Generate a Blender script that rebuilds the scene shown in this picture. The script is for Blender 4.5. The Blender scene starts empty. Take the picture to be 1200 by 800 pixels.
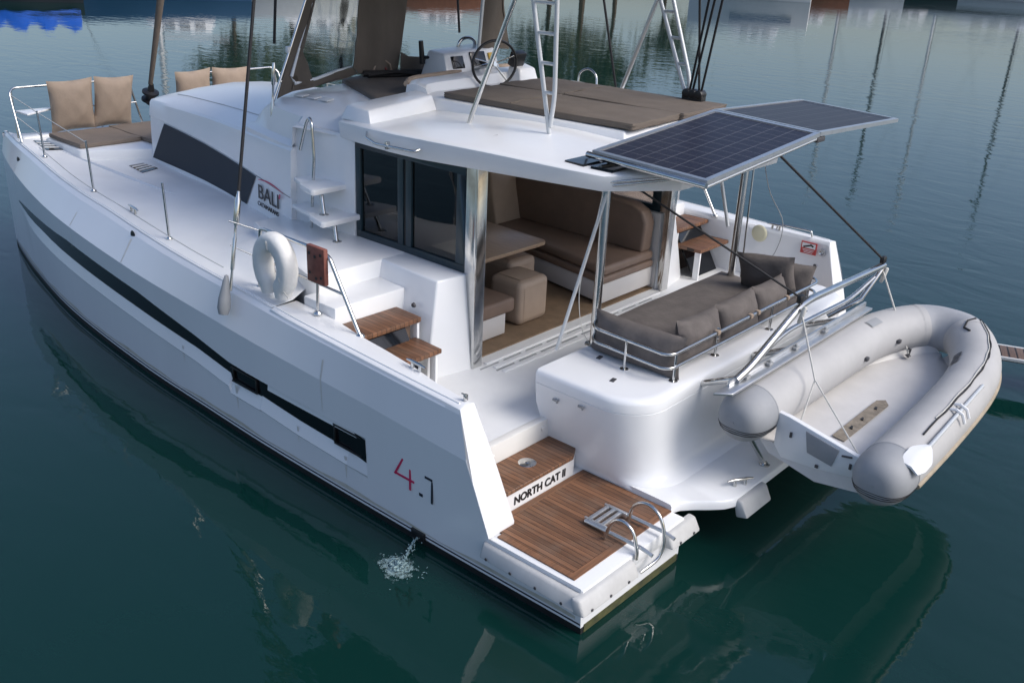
import bpy, bmesh, math, random
from mathutils import Vector, Matrix, Euler
R = math.radians
random.seed(7)
SC = bpy.context.scene
COL = SC.collection

# ------------------------------------------------------------------ camera
cam_d = bpy.data.cameras.new("camera"); cam = bpy.data.objects.new("camera", cam_d); COL.objects.link(cam)
cam_d.sensor_width = 36.0; cam_d.lens = 33.93; cam_d.clip_start = 0.05; cam_d.clip_end = 3000
YAW, PITCH, ROLL = -0.86143498, 0.40179937, 0.04715667
_f = Vector((math.cos(YAW)*math.cos(PITCH), math.sin(YAW)*math.cos(PITCH), -math.sin(PITCH)))
_r = Vector((math.sin(YAW), -math.cos(YAW), 0)); _u = _r.cross(_f)
_r2 = _r*math.cos(ROLL) + _u*math.sin(ROLL); _u2 = -_r*math.sin(ROLL) + _u*math.cos(ROLL)
cam.matrix_world = Matrix(((_r2.x, _u2.x, -_f.x, -3.2932), (_r2.y, _u2.y, -_f.y, 8.0243), (_r2.z, _u2.z, -_f.z, 4.7885), (0, 0, 0, 1)))
SC.camera = cam
# ------------------------------------------------------------------ world, sun, exposure
SUN_EL, SUN_AZ = R(44), R(198)        # azimuth measured from +X (bow) towards +Y (port): where the sun stands
w = bpy.data.worlds.new("World"); SC.world = w; w.use_nodes = True
nt = w.node_tree; bg = nt.nodes["Background"]
sky = nt.nodes.new("ShaderNodeTexSky"); sky.sky_type = 'NISHITA'; sky.sun_disc = False
sky.sun_elevation = SUN_EL; sky.sun_rotation = math.pi/2 - SUN_AZ
sky.air_density = 1.0; sky.dust_density = 3.0; sky.ozone_density = 2.5
wb = nt.nodes.new("ShaderNodeMixRGB"); wb.blend_type = 'MULTIPLY'; wb.inputs[0].default_value = 1.0; wb.inputs[2].default_value = (1.0, 1.0, 1.03, 1)   # hazy bluish sky
nt.links.new(sky.outputs[0], wb.inputs[1]); nt.links.new(wb.outputs[0], bg.inputs[0]); bg.inputs[1].default_value = 0.135
sun_d = bpy.data.lights.new("sun", 'SUN'); sun_d.energy = 1.7; sun_d.angle = R(30); sun_d.color = (1.0, 0.965, 0.90)
sun = bpy.data.objects.new("sun", sun_d); COL.objects.link(sun)
_d = Vector((math.cos(SUN_AZ)*math.cos(SUN_EL), math.sin(SUN_AZ)*math.cos(SUN_EL), math.sin(SUN_EL)))
sun.rotation_euler = _d.to_track_quat('Z', 'Y').to_euler(); sun.location = (0, 0, 30)
SC.view_settings.view_transform = 'Standard'; SC.view_settings.look = 'None'
SC.view_settings.gamma = 1.0; SC.view_settings.use_curve_mapping = False
SC.view_settings.exposure = 0.36

# ------------------------------------------------------------------ materials
def mat(name, col, rough=0.5, metal=0.0, var=0.0, vscale=3.0, bump=0.0, bscale=60.0, coat=0.0, spec=None, stretch=(1, 1, 1), col2=None):
    m = bpy.data.materials.new(name); m.use_nodes = True
    t = m.node_tree; b = t.nodes["Principled BSDF"]
    b.inputs["Base Color"].default_value = (*col, 1); b.inputs["Roughness"].default_value = rough
    b.inputs["Metallic"].default_value = metal; b.inputs["Coat Weight"].default_value = coat
    if spec is not None: b.inputs["Specular IOR Level"].default_value = spec
    tc = t.nodes.new("ShaderNodeTexCoord"); mp = t.nodes.new("ShaderNodeMapping"); mp.inputs["Scale"].default_value = stretch
    t.links.new(tc.outputs["Object"], mp.inputs[0])
    if var or col2:
        n = t.nodes.new("ShaderNodeTexNoise"); n.inputs["Scale"].default_value = vscale; n.inputs["Detail"].default_value = 6
        n.inputs["Roughness"].default_value = 0.6
        t.links.new(mp.outputs[0], n.inputs[0])
        r = t.nodes.new("ShaderNodeValToRGB"); r.color_ramp.elements[0].position = 0.3; r.color_ramp.elements[1].position = 0.7
        c2 = col2 or tuple(c*(1-var) for c in col)
        c1 = col if col2 else tuple(min(1, c*(1+var*0.5)) for c in col)
        r.color_ramp.elements[0].color = (*c2, 1); r.color_ramp.elements[1].color = (*c1, 1)
        t.links.new(n.outputs["Fac"], r.inputs[0]); t.links.new(r.outputs[0], b.inputs["Base Color"])
    if bump:
        n2 = t.nodes.new("ShaderNodeTexNoise"); n2.inputs["Scale"].default_value = bscale; n2.inputs["Detail"].default_value = 4
        t.links.new(mp.outputs[0], n2.inputs[0])
        bp = t.nodes.new("ShaderNodeBump"); bp.inputs["Strength"].default_value = bump; bp.inputs["Distance"].default_value = 0.01
        t.links.new(n2.outputs["Fac"], bp.inputs["Height"]); t.links.new(bp.outputs[0], b.inputs["Normal"])
    return m

def nodes(m): return m.node_tree, m.node_tree.nodes["Principled BSDF"]

M = {}
M['gel'] = mat("white_gelcoat", (0.80, 0.81, 0.82), 0.28, var=0.05, vscale=0.9, coat=0.15)
M['hull'] = mat("hull_gelcoat", (0.80, 0.81, 0.83), 0.22, var=0.05, vscale=0.5, coat=0.2, stretch=(1, 1, 0.25))
M['nonskid'] = mat("nonskid_gelcoat", (0.76, 0.77, 0.775), 0.55, var=0.07, vscale=1.6, bump=0.25, bscale=260)
M['warm'] = mat("cream_gelcoat", (0.74, 0.73, 0.70), 0.4, var=0.06, vscale=2)
M['rub'] = mat("grey_white_rubber", (0.52, 0.52, 0.51), 0.55, var=0.12, vscale=5)
M['antifoul'] = mat("black_antifouling", (0.012, 0.013, 0.014), 0.6, var=0.4, vscale=8)
M['black'] = mat("black_plastic", (0.012, 0.012, 0.013), 0.4)
M['darkgrey'] = mat("dark_grey_plastic", (0.06, 0.06, 0.065), 0.5)
M['grey'] = mat("grey_plastic", (0.3, 0.31, 0.32), 0.5)
M['glass'] = mat("dark_window_glass", (0.006, 0.007, 0.009), 0.06)
M['cover'] = mat("charcoal_window_mesh", (0.020, 0.029, 0.042), 0.7, bump=0.3, bscale=400)
M['winframe'] = mat("blue_black_aluminium", (0.012, 0.03, 0.04), 0.3)
M['steel'] = mat("stainless_steel", (0.62, 0.62, 0.61), 0.16, metal=1.0, var=0.12, vscale=14)
M['alu'] = mat("anodised_aluminium", (0.66, 0.67, 0.68), 0.35, metal=0.9, var=0.08, vscale=9)
M['paintalu'] = mat("pale_painted_aluminium", (0.6, 0.62, 0.63), 0.4, metal=0.3)
M['brown'] = mat("brown_marine_fabric", (0.150, 0.122, 0.098), 0.85, var=0.14, vscale=4, bump=0.35, bscale=350)
M['bowpad'] = mat("faded_brown_fabric", (0.20, 0.16, 0.128), 0.85, var=0.12, vscale=4, bump=0.35, bscale=300)
M['canvas'] = mat("dark_brown_canvas", (0.125, 0.104, 0.084), 0.85, var=0.25, vscale=2.5, bump=0.4, bscale=12, stretch=(1, 1, 0.5))
M['tan'] = mat("tan_cushion_fabric", (0.33, 0.255, 0.195), 0.85, var=0.10, vscale=6, bump=0.3, bscale=40)
M['taupe'] = mat("dark_taupe_fabric", (0.128, 0.112, 0.105), 0.85, var=0.2, vscale=7, bump=0.35, bscale=30)
M['pouf'] = mat("beige_leatherette", (0.42, 0.32, 0.24), 0.55, var=0.08, vscale=5)
M['salon'] = mat("brown_leatherette", (0.21, 0.145, 0.108), 0.5, var=0.12, vscale=5)
M['carpet'] = mat("brown_woven_floor", (0.22, 0.15, 0.092), 0.8, var=0.2, vscale=9, bump=0.3, bscale=200)
M['table'] = mat("oak_table_top", (0.42, 0.29, 0.19), 0.35, var=0.18, vscale=6, stretch=(1, 8, 8))
M['inwall'] = mat("dark_interior_joinery", (0.05, 0.04, 0.035), 0.5, var=0.3, vscale=2)
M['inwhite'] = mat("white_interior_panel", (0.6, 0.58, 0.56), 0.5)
M['hyp'] = mat("grey_hypalon", (0.44, 0.435, 0.43), 0.62, var=0.07, vscale=3, bump=0.12, bscale=14)
M['hypdark'] = mat("dark_grey_hypalon", (0.30, 0.31, 0.325), 0.62, var=0.08, vscale=5)
M['hypbow'] = mat("bow_hypalon", (0.36, 0.37, 0.39), 0.6, var=0.08, vscale=4, bump=0.12, bscale=14)
M['hypwear'] = mat("tan_rubber_strake", (0.36, 0.30, 0.22), 0.6, var=0.2, vscale=8)
M['dinfloor'] = mat("dinghy_floor_grp", (0.62, 0.61, 0.60), 0.45, var=0.10, vscale=3)
M['dirt'] = mat("dirty_sand_pad", (0.28, 0.24, 0.19), 0.8, var=0.35, vscale=20)
M['whiterope'] = mat("white_rope", (0.6, 0.59, 0.55), 0.8, bump=0.5, bscale=200)
M['blackrope'] = mat("black_rope", (0.014, 0.014, 0.016), 0.7, bump=0.5, bscale=200)
M['redrope'] = mat("red_rope", (0.16, 0.03, 0.03), 0.75, bump=0.5, bscale=200)
M['buoy'] = mat("white_buoy_cover", (0.76, 0.755, 0.73), 0.5, var=0.07, vscale=8, bump=0.6, bscale=16)
M['redboard'] = mat("red_brown_board", (0.22, 0.075, 0.055), 0.6, var=0.3, vscale=14)
M['txtblack'] = mat("black_lettering", (0.012, 0.012, 0.014), 0.4)
M['txtblue'] = mat("navy_lettering", (0.018, 0.022, 0.035), 0.4)
M['txtred'] = mat("red_lettering", (0.55, 0.025, 0.10), 0.4)
M['red'] = mat("red_sticker", (0.5, 0.05, 0.045), 0.45)
M['white'] = mat("white_sticker", (0.8, 0.8, 0.8), 0.4)
M['yellow'] = mat("yellow_label", (0.65, 0.4, 0.03), 0.5)
M['cream'] = mat("cream_fender_patch", (0.66, 0.63, 0.45), 0.5)
M['navy'] = mat("navy_fabric", (0.02, 0.03, 0.06), 0.8)
M['bluetarp'] = mat("blue_tarp", (0.01, 0.10, 0.55), 0.5, var=0.2, vscale=1.5)
M['bark'] = mat("tree_bark", (0.09, 0.065, 0.045), 0.9, var=0.3, vscale=5)
M['leaf'] = mat("tree_leaves", (0.085, 0.10, 0.04), 0.7, var=0.5, vscale=1.2)
M['bank'] = mat("muddy_bank", (0.16, 0.14, 0.11), 0.9, var=0.3, vscale=0.5)
M['farwhite'] = mat("white_boat_paint", (0.72, 0.73, 0.74), 0.35, var=0.06)
M['fardark'] = mat("dark_boat_paint", (0.03, 0.035, 0.045), 0.35)
M['farblue'] = mat("blue_boat_paint", (0.03, 0.08, 0.18), 0.4)
M['rust'] = mat("red_brown_paint", (0.25, 0.09, 0.05), 0.6, var=0.2)

def teak(name, col, period, axis, gap=0.06, dark=0.25):
    """planked teak: dark caulk seams every `period` metres across `axis` (0 = x, 1 = y)"""
    m = mat(name, col, 0.55); t, b = nodes(m)
    tc = t.nodes.new("ShaderNodeTexCoord"); sp = t.nodes.new("ShaderNodeSeparateXYZ"); t.links.new(tc.outputs["Object"], sp.inputs[0])
    d = t.nodes.new("ShaderNodeMath"); d.operation = 'DIVIDE'; d.inputs[1].default_value = period; t.links.new(sp.outputs[axis], d.inputs[0])
    fr = t.nodes.new("ShaderNodeMath"); fr.operation = 'FRACT'; t.links.new(d.outputs[0], fr.inputs[0])
    lt = t.nodes.new("ShaderNodeMath"); lt.operation = 'LESS_THAN'; lt.inputs[1].default_value = gap; t.links.new(fr.outputs[0], lt.inputs[0])
    fl = t.nodes.new("ShaderNodeMath"); fl.operation = 'FLOOR'; t.links.new(d.outputs[0], fl.inputs[0])
    wn = t.nodes.new("ShaderNodeTexWhiteNoise"); wn.noise_dimensions = '1D'; t.links.new(fl.outputs[0], wn.inputs["W"])
    mp = t.nodes.new("ShaderNodeMapping"); mp.inputs["Scale"].default_value = (4, 60, 20) if axis == 1 else (60, 4, 20)
    t.links.new(tc.outputs["Object"], mp.inputs[0])
    n = t.nodes.new("ShaderNodeTexNoise"); n.inputs["Scale"].default_value = 1.0; n.inputs["Detail"].default_value = 5; t.links.new(mp.outputs[0], n.inputs[0])
    ad = t.nodes.new("ShaderNodeMath"); ad.operation = 'MULTIPLY_ADD'; ad.inputs[1].default_value = 0.35; t.links.new(wn.outputs[0], ad.inputs[0]); t.links.new(n.outputs["Fac"], ad.inputs[2])
    r = t.nodes.new("ShaderNodeValToRGB"); r.color_ramp.elements[0].position = 0.3; r.color_ramp.elements[1].position = 0.95
    r.color_ramp.elements[0].color = (*[c*0.42 for c in col], 1); r.color_ramp.elements[1].color = (*[c*1.35 for c in col], 1)
    t.links.new(ad.outputs[0], r.inputs[0])
    big = t.nodes.new("ShaderNodeTexNoise"); big.inputs["Scale"].default_value = 3.5; big.inputs["Detail"].default_value = 5; t.links.new(tc.outputs["Object"], big.inputs[0])
    bmr = t.nodes.new("ShaderNodeMapRange"); bmr.inputs["From Min"].default_value = 0.48; bmr.inputs["From Max"].default_value = 0.75; bmr.inputs["To Max"].default_value = 0.45; t.links.new(big.outputs["Fac"], bmr.inputs["Value"])
    gw = t.nodes.new("ShaderNodeMixRGB"); gw.inputs[2].default_value = (0.20, 0.155, 0.12, 1); t.links.new(bmr.outputs[0], gw.inputs[0]); t.links.new(r.outputs[0], gw.inputs[1])
    mx = t.nodes.new("ShaderNodeMixRGB"); mx.inputs[2].default_value = (*[c*dark*0.3 for c in col], 1)
    t.links.new(lt.outputs[0], mx.inputs[0]); t.links.new(gw.outputs[0], mx.inputs[1]); t.links.new(mx.outputs[0], b.inputs["Base Color"])
    bp = t.nodes.new("ShaderNodeBump"); bp.inputs["Strength"].default_value = 0.5; bp.inputs["Distance"].default_value = 0.004; bp.invert = True
    t.links.new(lt.outputs[0], bp.inputs["Height"]); t.links.new(bp.outputs[0], b.inputs["Normal"])
    return m
TK = (0.185, 0.088, 0.045)
M['teak_x'] = teak("teak_planks_lengthwise", TK, 0.05, 1, 0.10)
M['teak_y'] = teak("teak_planks_crosswise", TK, 0.05, 0, 0.10)
M['teak_step'] = teak("teak_step_slats", (0.175, 0.082, 0.042), 0.055, 1, 0.10)
M['teak_plain'] = teak("teak_margin_board", (0.20, 0.095, 0.048), 0.9, 0, 0.004)
M['dock'] = teak("weathered_dock_boards", (0.16, 0.10, 0.07), 0.09, 0, 0.2, 0.3)

# tinted saloon glass: real pane, partly clear
def tint(name, col, clear, rough=0.02):
    m = bpy.data.materials.new(name); m.use_nodes = True; t = m.node_tree; t.nodes.clear()
    o = t.nodes.new("ShaderNodeOutputMaterial"); mx = t.nodes.new("ShaderNodeMixShader"); tr = t.nodes.new("ShaderNodeBsdfTransparent")
    tr.inputs[0].default_value = (*col, 1); gl = t.nodes.new("ShaderNodeBsdfGlossy"); gl.inputs["Roughness"].default_value = rough
    fr = t.nodes.new("ShaderNodeFresnel"); fr.inputs[0].default_value = 1.5
    ad = t.nodes.new("ShaderNodeMath"); ad.operation = 'ADD'; ad.inputs[1].default_value = 1-clear; ad.use_clamp = True
    t.links.new(fr.outputs[0], ad.inputs[0]); t.links.new(ad.outputs[0], mx.inputs[0]); t.links.new(tr.outputs[0], mx.inputs[1]); t.links.new(gl.outputs[0], mx.inputs[2]); t.links.new(mx.outputs[0], o.inputs[0])
    return m
M['tint'] = tint("tinted_saloon_glass", (0.50, 0.45, 0.42), 0.975)
M['vinyl'] = tint("clear_vinyl", (0.9, 0.92, 0.93), 0.99, 0.05)

# solar cells: 6 x 12 grid in object (local) metres
def solar_mat():
    m = mat("solar_cells", (0.012, 0.012, 0.028), 0.35, spec=0.18); t, b = nodes(m)
    tc = t.nodes.new("ShaderNodeTexCoord"); sp = t.nodes.new("ShaderNodeSeparateXYZ"); t.links.new(tc.outputs["Generated"], sp.inputs[0])
    def line(axis, n, wdt):
        a = t.nodes.new("ShaderNodeMath"); a.operation = 'MULTIPLY'; a.inputs[1].default_value = n; t.links.new(sp.outputs[axis], a.inputs[0])
        f = t.nodes.new("ShaderNodeMath"); f.operation = 'FRACT'; t.links.new(a.outputs[0], f.inputs[0])
        s = t.nodes.new("ShaderNodeMath"); s.operation = 'SUBTRACT'; s.inputs[1].default_value = 0.5; t.links.new(f.outputs[0], s.inputs[0])
        ab = t.nodes.new("ShaderNodeMath"); ab.operation = 'ABSOLUTE'; t.links.new(s.outputs[0], ab.inputs[0])
        g = t.nodes.new("ShaderNodeMath"); g.operation = 'GREATER_THAN'; g.inputs[1].default_value = 0.5-wdt; t.links.new(ab.outputs[0], g.inputs[0])
        return g
    g1 = line(0, 6, 0.016); g2 = line(1, 12, 0.014); g3 = line(0, 18, 0.014)
    mx = t.nodes.new("ShaderNodeMath"); mx.operation = 'MAXIMUM'; t.links.new(g1.outputs[0], mx.inputs[0]); t.links.new(g2.outputs[0], mx.inputs[1])
    n = t.nodes.new("ShaderNodeTexVoronoi"); n.inputs["Scale"].default_value = 60; t.links.new(tc.outputs["Object"], n.inputs[0])
    r = t.nodes.new("ShaderNodeMixRGB"); r.inputs[1].default_value = (0.009, 0.007, 0.015, 1); r.inputs[2].default_value = (0.016, 0.012, 0.024, 1)
    t.links.new(n.outputs["Color"], r.inputs[0])
    m3 = t.nodes.new("ShaderNodeMath"); m3.operation = 'MULTIPLY'; m3.inputs[1].default_value = 0.10; t.links.new(g3.outputs[0], m3.inputs[0])
    m1 = t.nodes.new("ShaderNodeMath"); m1.operation = 'MULTIPLY'; m1.inputs[1].default_value = 0.32; t.links.new(mx.outputs[0], m1.inputs[0])
    mm = t.nodes.new("ShaderNodeMath"); mm.operation = 'MAXIMUM'; t.links.new(m1.outputs[0], mm.inputs[0]); t.links.new(m3.outputs[0], mm.inputs[1])
    c = t.nodes.new("ShaderNodeMixRGB"); c.inputs[2].default_value = (0.42, 0.42, 0.44, 1)
    t.links.new(mm.outputs[0], c.inputs[0]); t.links.new(r.outputs[0], c.inputs[1]); t.links.new(c.outputs[0], b.inputs["Base Color"])
    return m
M['solar'] = solar_mat()

# hull bottom band: dark with algae at the waterline is its own material
M['stain'] = mat("drip_stain", (0.70, 0.69, 0.66), 0.35, col2=(0.62, 0.60, 0.55), vscale=30)
M['scum'] = mat("waterline_scum", (0.60, 0.58, 0.52), 0.5, col2=(0.45, 0.43, 0.36), vscale=6)
M['algae'] = mat("algae_waterline", (0.10, 0.10, 0.035), 0.8, col2=(0.03, 0.035, 0.02), vscale=9)

# ------------------------------------------------------------------ geometry helpers
def link(name, me, m, parent=None, local=False):
    o = bpy.data.objects.new(name, me); COL.objects.link(o)
    if m is not None:
        for k in (m if isinstance(m, (list, tuple)) else [m]): me.materials.append(k)
    if parent is not None:
        o.parent = parent
        if not local: o.matrix_parent_inverse = world_of(parent).inverted()
    return o
def world_of(o):
    w_ = o.matrix_basis.copy()
    if o.parent: w_ = world_of(o.parent) @ o.matrix_parent_inverse @ w_
    return w_
def finish(bm, name, m, parent=None, local=False, bevel=0.0, seg=2, ang=35, smooth=True, sharp=40):
    bmesh.ops.remove_doubles(bm, verts=bm.verts, dist=1e-5)
    bmesh.ops.recalc_face_normals(bm, faces=bm.faces)
    if bevel > 0:
        es = [e for e in bm.edges if len(e.link_faces) == 2 and e.calc_face_angle(0) > R(ang)]
        if es: bmesh.ops.bevel(bm, geom=es, offset=bevel, segments=seg, profile=0.5, affect='EDGES', clamp_overlap=True)
    me = bpy.data.meshes.new(name); bm.to_mesh(me); bm.free()
    if smooth:
        me.polygons.foreach_set("use_smooth", [True]*len(me.polygons)); me.set_sharp_from_angle(angle=R(sharp))
    me.update()
    return link(name, me, m, parent, local)
def B(): return bmesh.new()
def bbox(bm, c, s, rot=None, mi=0):
    mx = Matrix.Translation(c) @ ((rot if isinstance(rot, Matrix) else Euler(rot).to_matrix().to_4x4()) if rot is not None else Matrix()) @ Matrix.Diagonal((*s, 1))
    r = bmesh.ops.create_cube(bm, size=1, matrix=mx)
    for f in {f for v in r['verts'] for f in v.link_faces}: f.material_index = mi
    return r['verts']
def b2(bm, x0, x1, y0, y1, z0, z1, mi=0): return bbox(bm, ((x0+x1)/2, (y0+y1)/2, (z0+z1)/2), (abs(x1-x0), abs(y1-y0), abs(z1-z0)), mi=mi)
def prism(bm, pts, z0, z1, mi=0):
    """pts: plan outline (x,y[,dz]) extruded between z0 and z1"""
    n = len(pts); z0s = z0 if callable(z0) else (lambda x, y: z0); z1s = z1 if callable(z1) else (lambda x, y: z1)
    lo = [bm.verts.new((p[0], p[1], z0s(p[0], p[1]))) for p in pts]; hi = [bm.verts.new((p[0], p[1], z1s(p[0], p[1]))) for p in pts]
    fs = [bm.faces.new(lo[::-1]), bm.faces.new(hi)]
    for i in range(n): fs.append(bm.faces.new((lo[i], lo[(i+1) % n], hi[(i+1) % n], hi[i])))
    for f in fs: f.material_index = mi
def poly3(bm, lo, hi, mi=0):
    """solid between two matching 3-D loops"""
    a = [bm.verts.new(p) for p in lo]; b = [bm.verts.new(p) for p in hi]; n = len(a)
    fs = [bm.faces.new(a[::-1]), bm.faces.new(b)]
    for i in range(n): fs.append(bm.faces.new((a[i], a[(i+1) % n], b[(i+1) % n], b[i])))
    for f in fs: f.material_index = mi
def grid(bm, rows, mi=0, closed=False):
    """rows: list of equal-length lists of 3-D points"""
    vs = [[bm.verts.new(p) for p in r] for r in rows]
    for i in range(len(vs)-1):
        n = len(vs[i])
        for j in range(n if closed else n-1):
            try:
                f = bm.faces.new((vs[i][j], vs[i][(j+1) % n], vs[i+1][(j+1) % n], vs[i+1][j])); f.material_index = mi
            except ValueError: pass
    return vs
def smooth_path(pts, n=6, closed=False):
    P = [Vector(p) for p in pts]; out = []
    m = len(P); rng = range(m if closed else m-1)
    for i in rng:
        p0 = P[(i-1) % m] if (closed or i > 0) else P[i]*2-P[i+1]; p1 = P[i]; p2 = P[(i+1) % m]
        p3 = P[(i+2) % m] if (closed or i+2 < m) else P[i+1]*2-P[i]
        for k in range(n):
            t = k/n
            out.append(0.5*((2*p1)+(-p0+p2)*t+(2*p0-5*p1+4*p2-p3)*t*t+(-p0+3*p1-3*p2+p3)*t**3))
    if not closed: out.append(P[-1])
    return out
def fillet(pts, r, n=5):
    P = [Vector(p) for p in pts]; out = [P[0]]
    for i in range(1, len(P)-1):
        a, b, c = P[i-1], P[i], P[i+1]; d1 = (a-b); d2 = (c-b); rr = min(r, d1.length*0.45, d2.length*0.45)
        s = b+d1.normalized()*rr; e = b+d2.normalized()*rr
        for k in range(n+1):
            t = k/n; out.append(s*(1-t)**2+b*2*t*(1-t)+e*t*t)
    out.append(P[-1]); return out
def tube(bm, pts, r, n=10, caps=True, closed=False, mi=0):
    P = [Vector(p) for p in pts]; m = len(P); rs = r if isinstance(r, (list, tuple)) else [r]*m
    up = None; rings = []
    for i in range(m):
        if closed: d = P[(i+1) % m]-P[(i-1) % m]
        else: d = (P[min(i+1, m-1)]-P[max(i-1, 0)])
        d.normalize()
        if up is None:
            up = Vector((0, 0, 1)) if abs(d.z) < 0.9 else Vector((1, 0, 0))
        s = d.cross(up).normalized(); up = s.cross(d).normalized()
        rings.append([P[i]+(s*math.cos(2*math.pi*k/n)+up*math.sin(2*math.pi*k/n))*rs[i] for k in range(n)])
    if closed: rings.append(rings[0])
    vs = grid(bm, rings, mi, closed=True)
    if caps and not closed:
        for ring in (vs[0][::-1], vs[-1]):
            f = bm.faces.new(ring); f.material_index = mi
def lathe(bm, prof, c, axis=(0, 0, 1), n=20, mi=0):
    q = Vector((0, 0, 1)).rotation_difference(Vector(axis)).to_matrix()
    rows = [[Vector(c)+q @ Vector((r*math.cos(2*math.pi*k/n), r*math.sin(2*math.pi*k/n), h)) for k in range(n)] for r, h in prof]
    grid(bm, rows, mi, closed=True)
def rod(name, pts, r, m, parent, n=10, rad=0.0):
    bm = B(); tube(bm, fillet(pts, rad) if rad else pts, r, n); return finish(bm, name, m, parent, sharp=60)
def rope(name, a, b, r, m, parent=None, sag=0.0, n=12):
    a, b = Vector(a), Vector(b); pts = [a.lerp(b, k/n)-Vector((0, 0, sag*4*(k/n)*(1-k/n))) for k in range(n+1)] if sag else [a, b]
    bm = B(); tube(bm, pts, r, 6); return finish(bm, name, m, parent, sharp=80)
def cushion(bm, c, s, puff=0.03, rot=None, n=8, mi=0, noise=0.0, seed=0):
    """soft box: subdivided, corners pulled in, faces bulging"""
    rs = random.Random(seed)
    mx = Matrix.Translation(c) @ ((rot if isinstance(rot, Matrix) else Euler(rot).to_matrix().to_4x4()) if rot is not None else Matrix())
    t = bmesh.new(); bmesh.ops.create_cube(t, size=2)
    bmesh.ops.subdivide_edges(t, edges=t.edges[:], cuts=n, use_grid_fill=True)
    ph = [rs.uniform(0, 6.28) for _ in range(6)]
    hx, hy, hz = s[0]/2, s[1]/2, s[2]/2
    for v in t.verts:
        x, y, z = v.co
        k = 1.0-0.10*min(1, max(0, (abs(x)+abs(y)+abs(z)-2)))*0.5
        rr = lambda a: math.copysign(1-(1-abs(a))**1.0, a)
        fx = (1-x*x)*(1-y*y); gx = (1-y*y)*(1-z*z); gy = (1-x*x)*(1-z*z)
        p = Vector((x*hx, y*hy, z*hz))
        if abs(z) > 0.99: p.z += math.copysign(puff*fx**0.5 if fx > 0 else 0, z)
        if abs(x) > 0.99: p.x += math.copysign(puff*0.5*(gx**0.5 if gx > 0 else 0), x)
        if abs(y) > 0.99: p.y += math.copysign(puff*0.5*(gy**0.5 if gy > 0 else 0), y)
        if noise:
            w_ = math.sin(x*5+ph[0]+y*2)*math.cos(y*4+ph[1])+0.6*math.sin(y*9+x*3+ph[2])
            p += Vector((0, 0, noise*w_*(1-0.3*abs(x)))) if abs(z) > 0.5 else Vector((noise*0.5*w_, noise*0.5*w_, 0))
        v.co = mx @ p
    es = [e for e in t.edges if len(e.link_faces) == 2 and e.calc_face_angle(0) > R(50)]
    bmesh.ops.bevel(t, geom=es, offset=min(s)*0.16, segments=3, affect='EDGES', profile=0.6)
    me = bpy.data.meshes.new("tmp"); t.to_mesh(me); t.free(); k0 = len(bm.faces); bm.from_mesh(me); bpy.data.meshes.remove(me)
    bm.faces.ensure_lookup_table()
    for f in bm.faces[k0:]: f.material_index = mi
def pillow_mesh(bm, wd, ht, th, seed=0, n=14, pinch=0.07):
    """throw pillow in its own XZ plane, thin along Y, four pinched corners"""
    rs = random.Random(seed); ph = [rs.uniform(0, 6.28) for _ in range(8)]
    for sgn in (-1, 1):
        rows = []
        for i in range(n+1):
            row = []
            for j in range(n+1):
                u, v = -1+2*i/n, -1+2*j/n
                ex = 1-pinch*(1-v*v); ez = 1-pinch*(1-u*u)
                t_ = (max(0, (1-u*u))*max(0, (1-v*v)))**0.42
                wr = 0.10*math.sin(4*u+ph[0]+3*v)*math.sin(3*v+ph[1])+0.06*math.sin(9*u+ph[2])*math.cos(7*v+ph[3])
                row.append((u*wd/2*ex, sgn*th/2*t_*(1+wr), v*ht/2*ez))
            rows.append(row)
        grid(bm, rows if sgn > 0 else [r[::-1] for r in rows])
def text_mesh(name, s, size, mx, m, parent, depth=0.003, sx=1.0, bold=0.0, shear=0.0, local=False):
    cu = bpy.data.curves.new(name, 'FONT'); cu.body = s; cu.size = size; cu.extrude = depth; cu.align_x = 'CENTER'; cu.align_y = 'CENTER'; cu.offset = bold; cu.shear = shear
    o = bpy.data.objects.new(name, cu); COL.objects.link(o)
    dg = bpy.context.evaluated_depsgraph_get(); me = bpy.data.meshes.new_from_object(o.evaluated_get(dg))
    bpy.data.objects.remove(o); me.materials.clear()
    me.transform(mx @ Matrix.Diagonal((sx, 1, 1, 1)))
    me.name = name
    return link(name, me, m, parent, local)
def frame_mx(o, ex, ey):
    ex, ey = Vector(ex).normalized(), Vector(ey).normalized(); ez = ex.cross(ey)
    return Matrix(((ex.x, ey.x, ez.x, o[0]), (ex.y, ey.y, ez.y, o[1]), (ex.z, ey.z, ez.z, o[2]), (0, 0, 0, 1)))
def empty(name, loc, label, cat, group=None, rot=None):
    o = bpy.data.objects.new(name, None); COL.objects.link(o); o.location = loc; o.empty_display_size = 0.2
    if rot is not None: o.rotation_euler = rot
    o['label'] = label; o['category'] = cat
    if group: o['group'] = group
    return o
def tag(o, label, cat, group=None):
    o['label'] = label; o['category'] = cat
    if group: o['group'] = group
    return o
def sub(name, parent, loc=(0, 0, 0)):
    """an Empty that stands for a part and carries its sub-parts"""
    o = bpy.data.objects.new(name, None); COL.objects.link(o); o.parent = parent; o.matrix_parent_inverse = world_of(parent).inverted(); o.location = loc
    return o
def lerp_tab(tab):
    def f(x):
        if x <= tab[0][0]: return tab[0][1]
        for (a, b), (c, d) in zip(tab, tab[1:]):
            if x <= c: return b+(d-b)*(x-a)/(c-a)
        return tab[-1][1]
    return f
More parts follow.
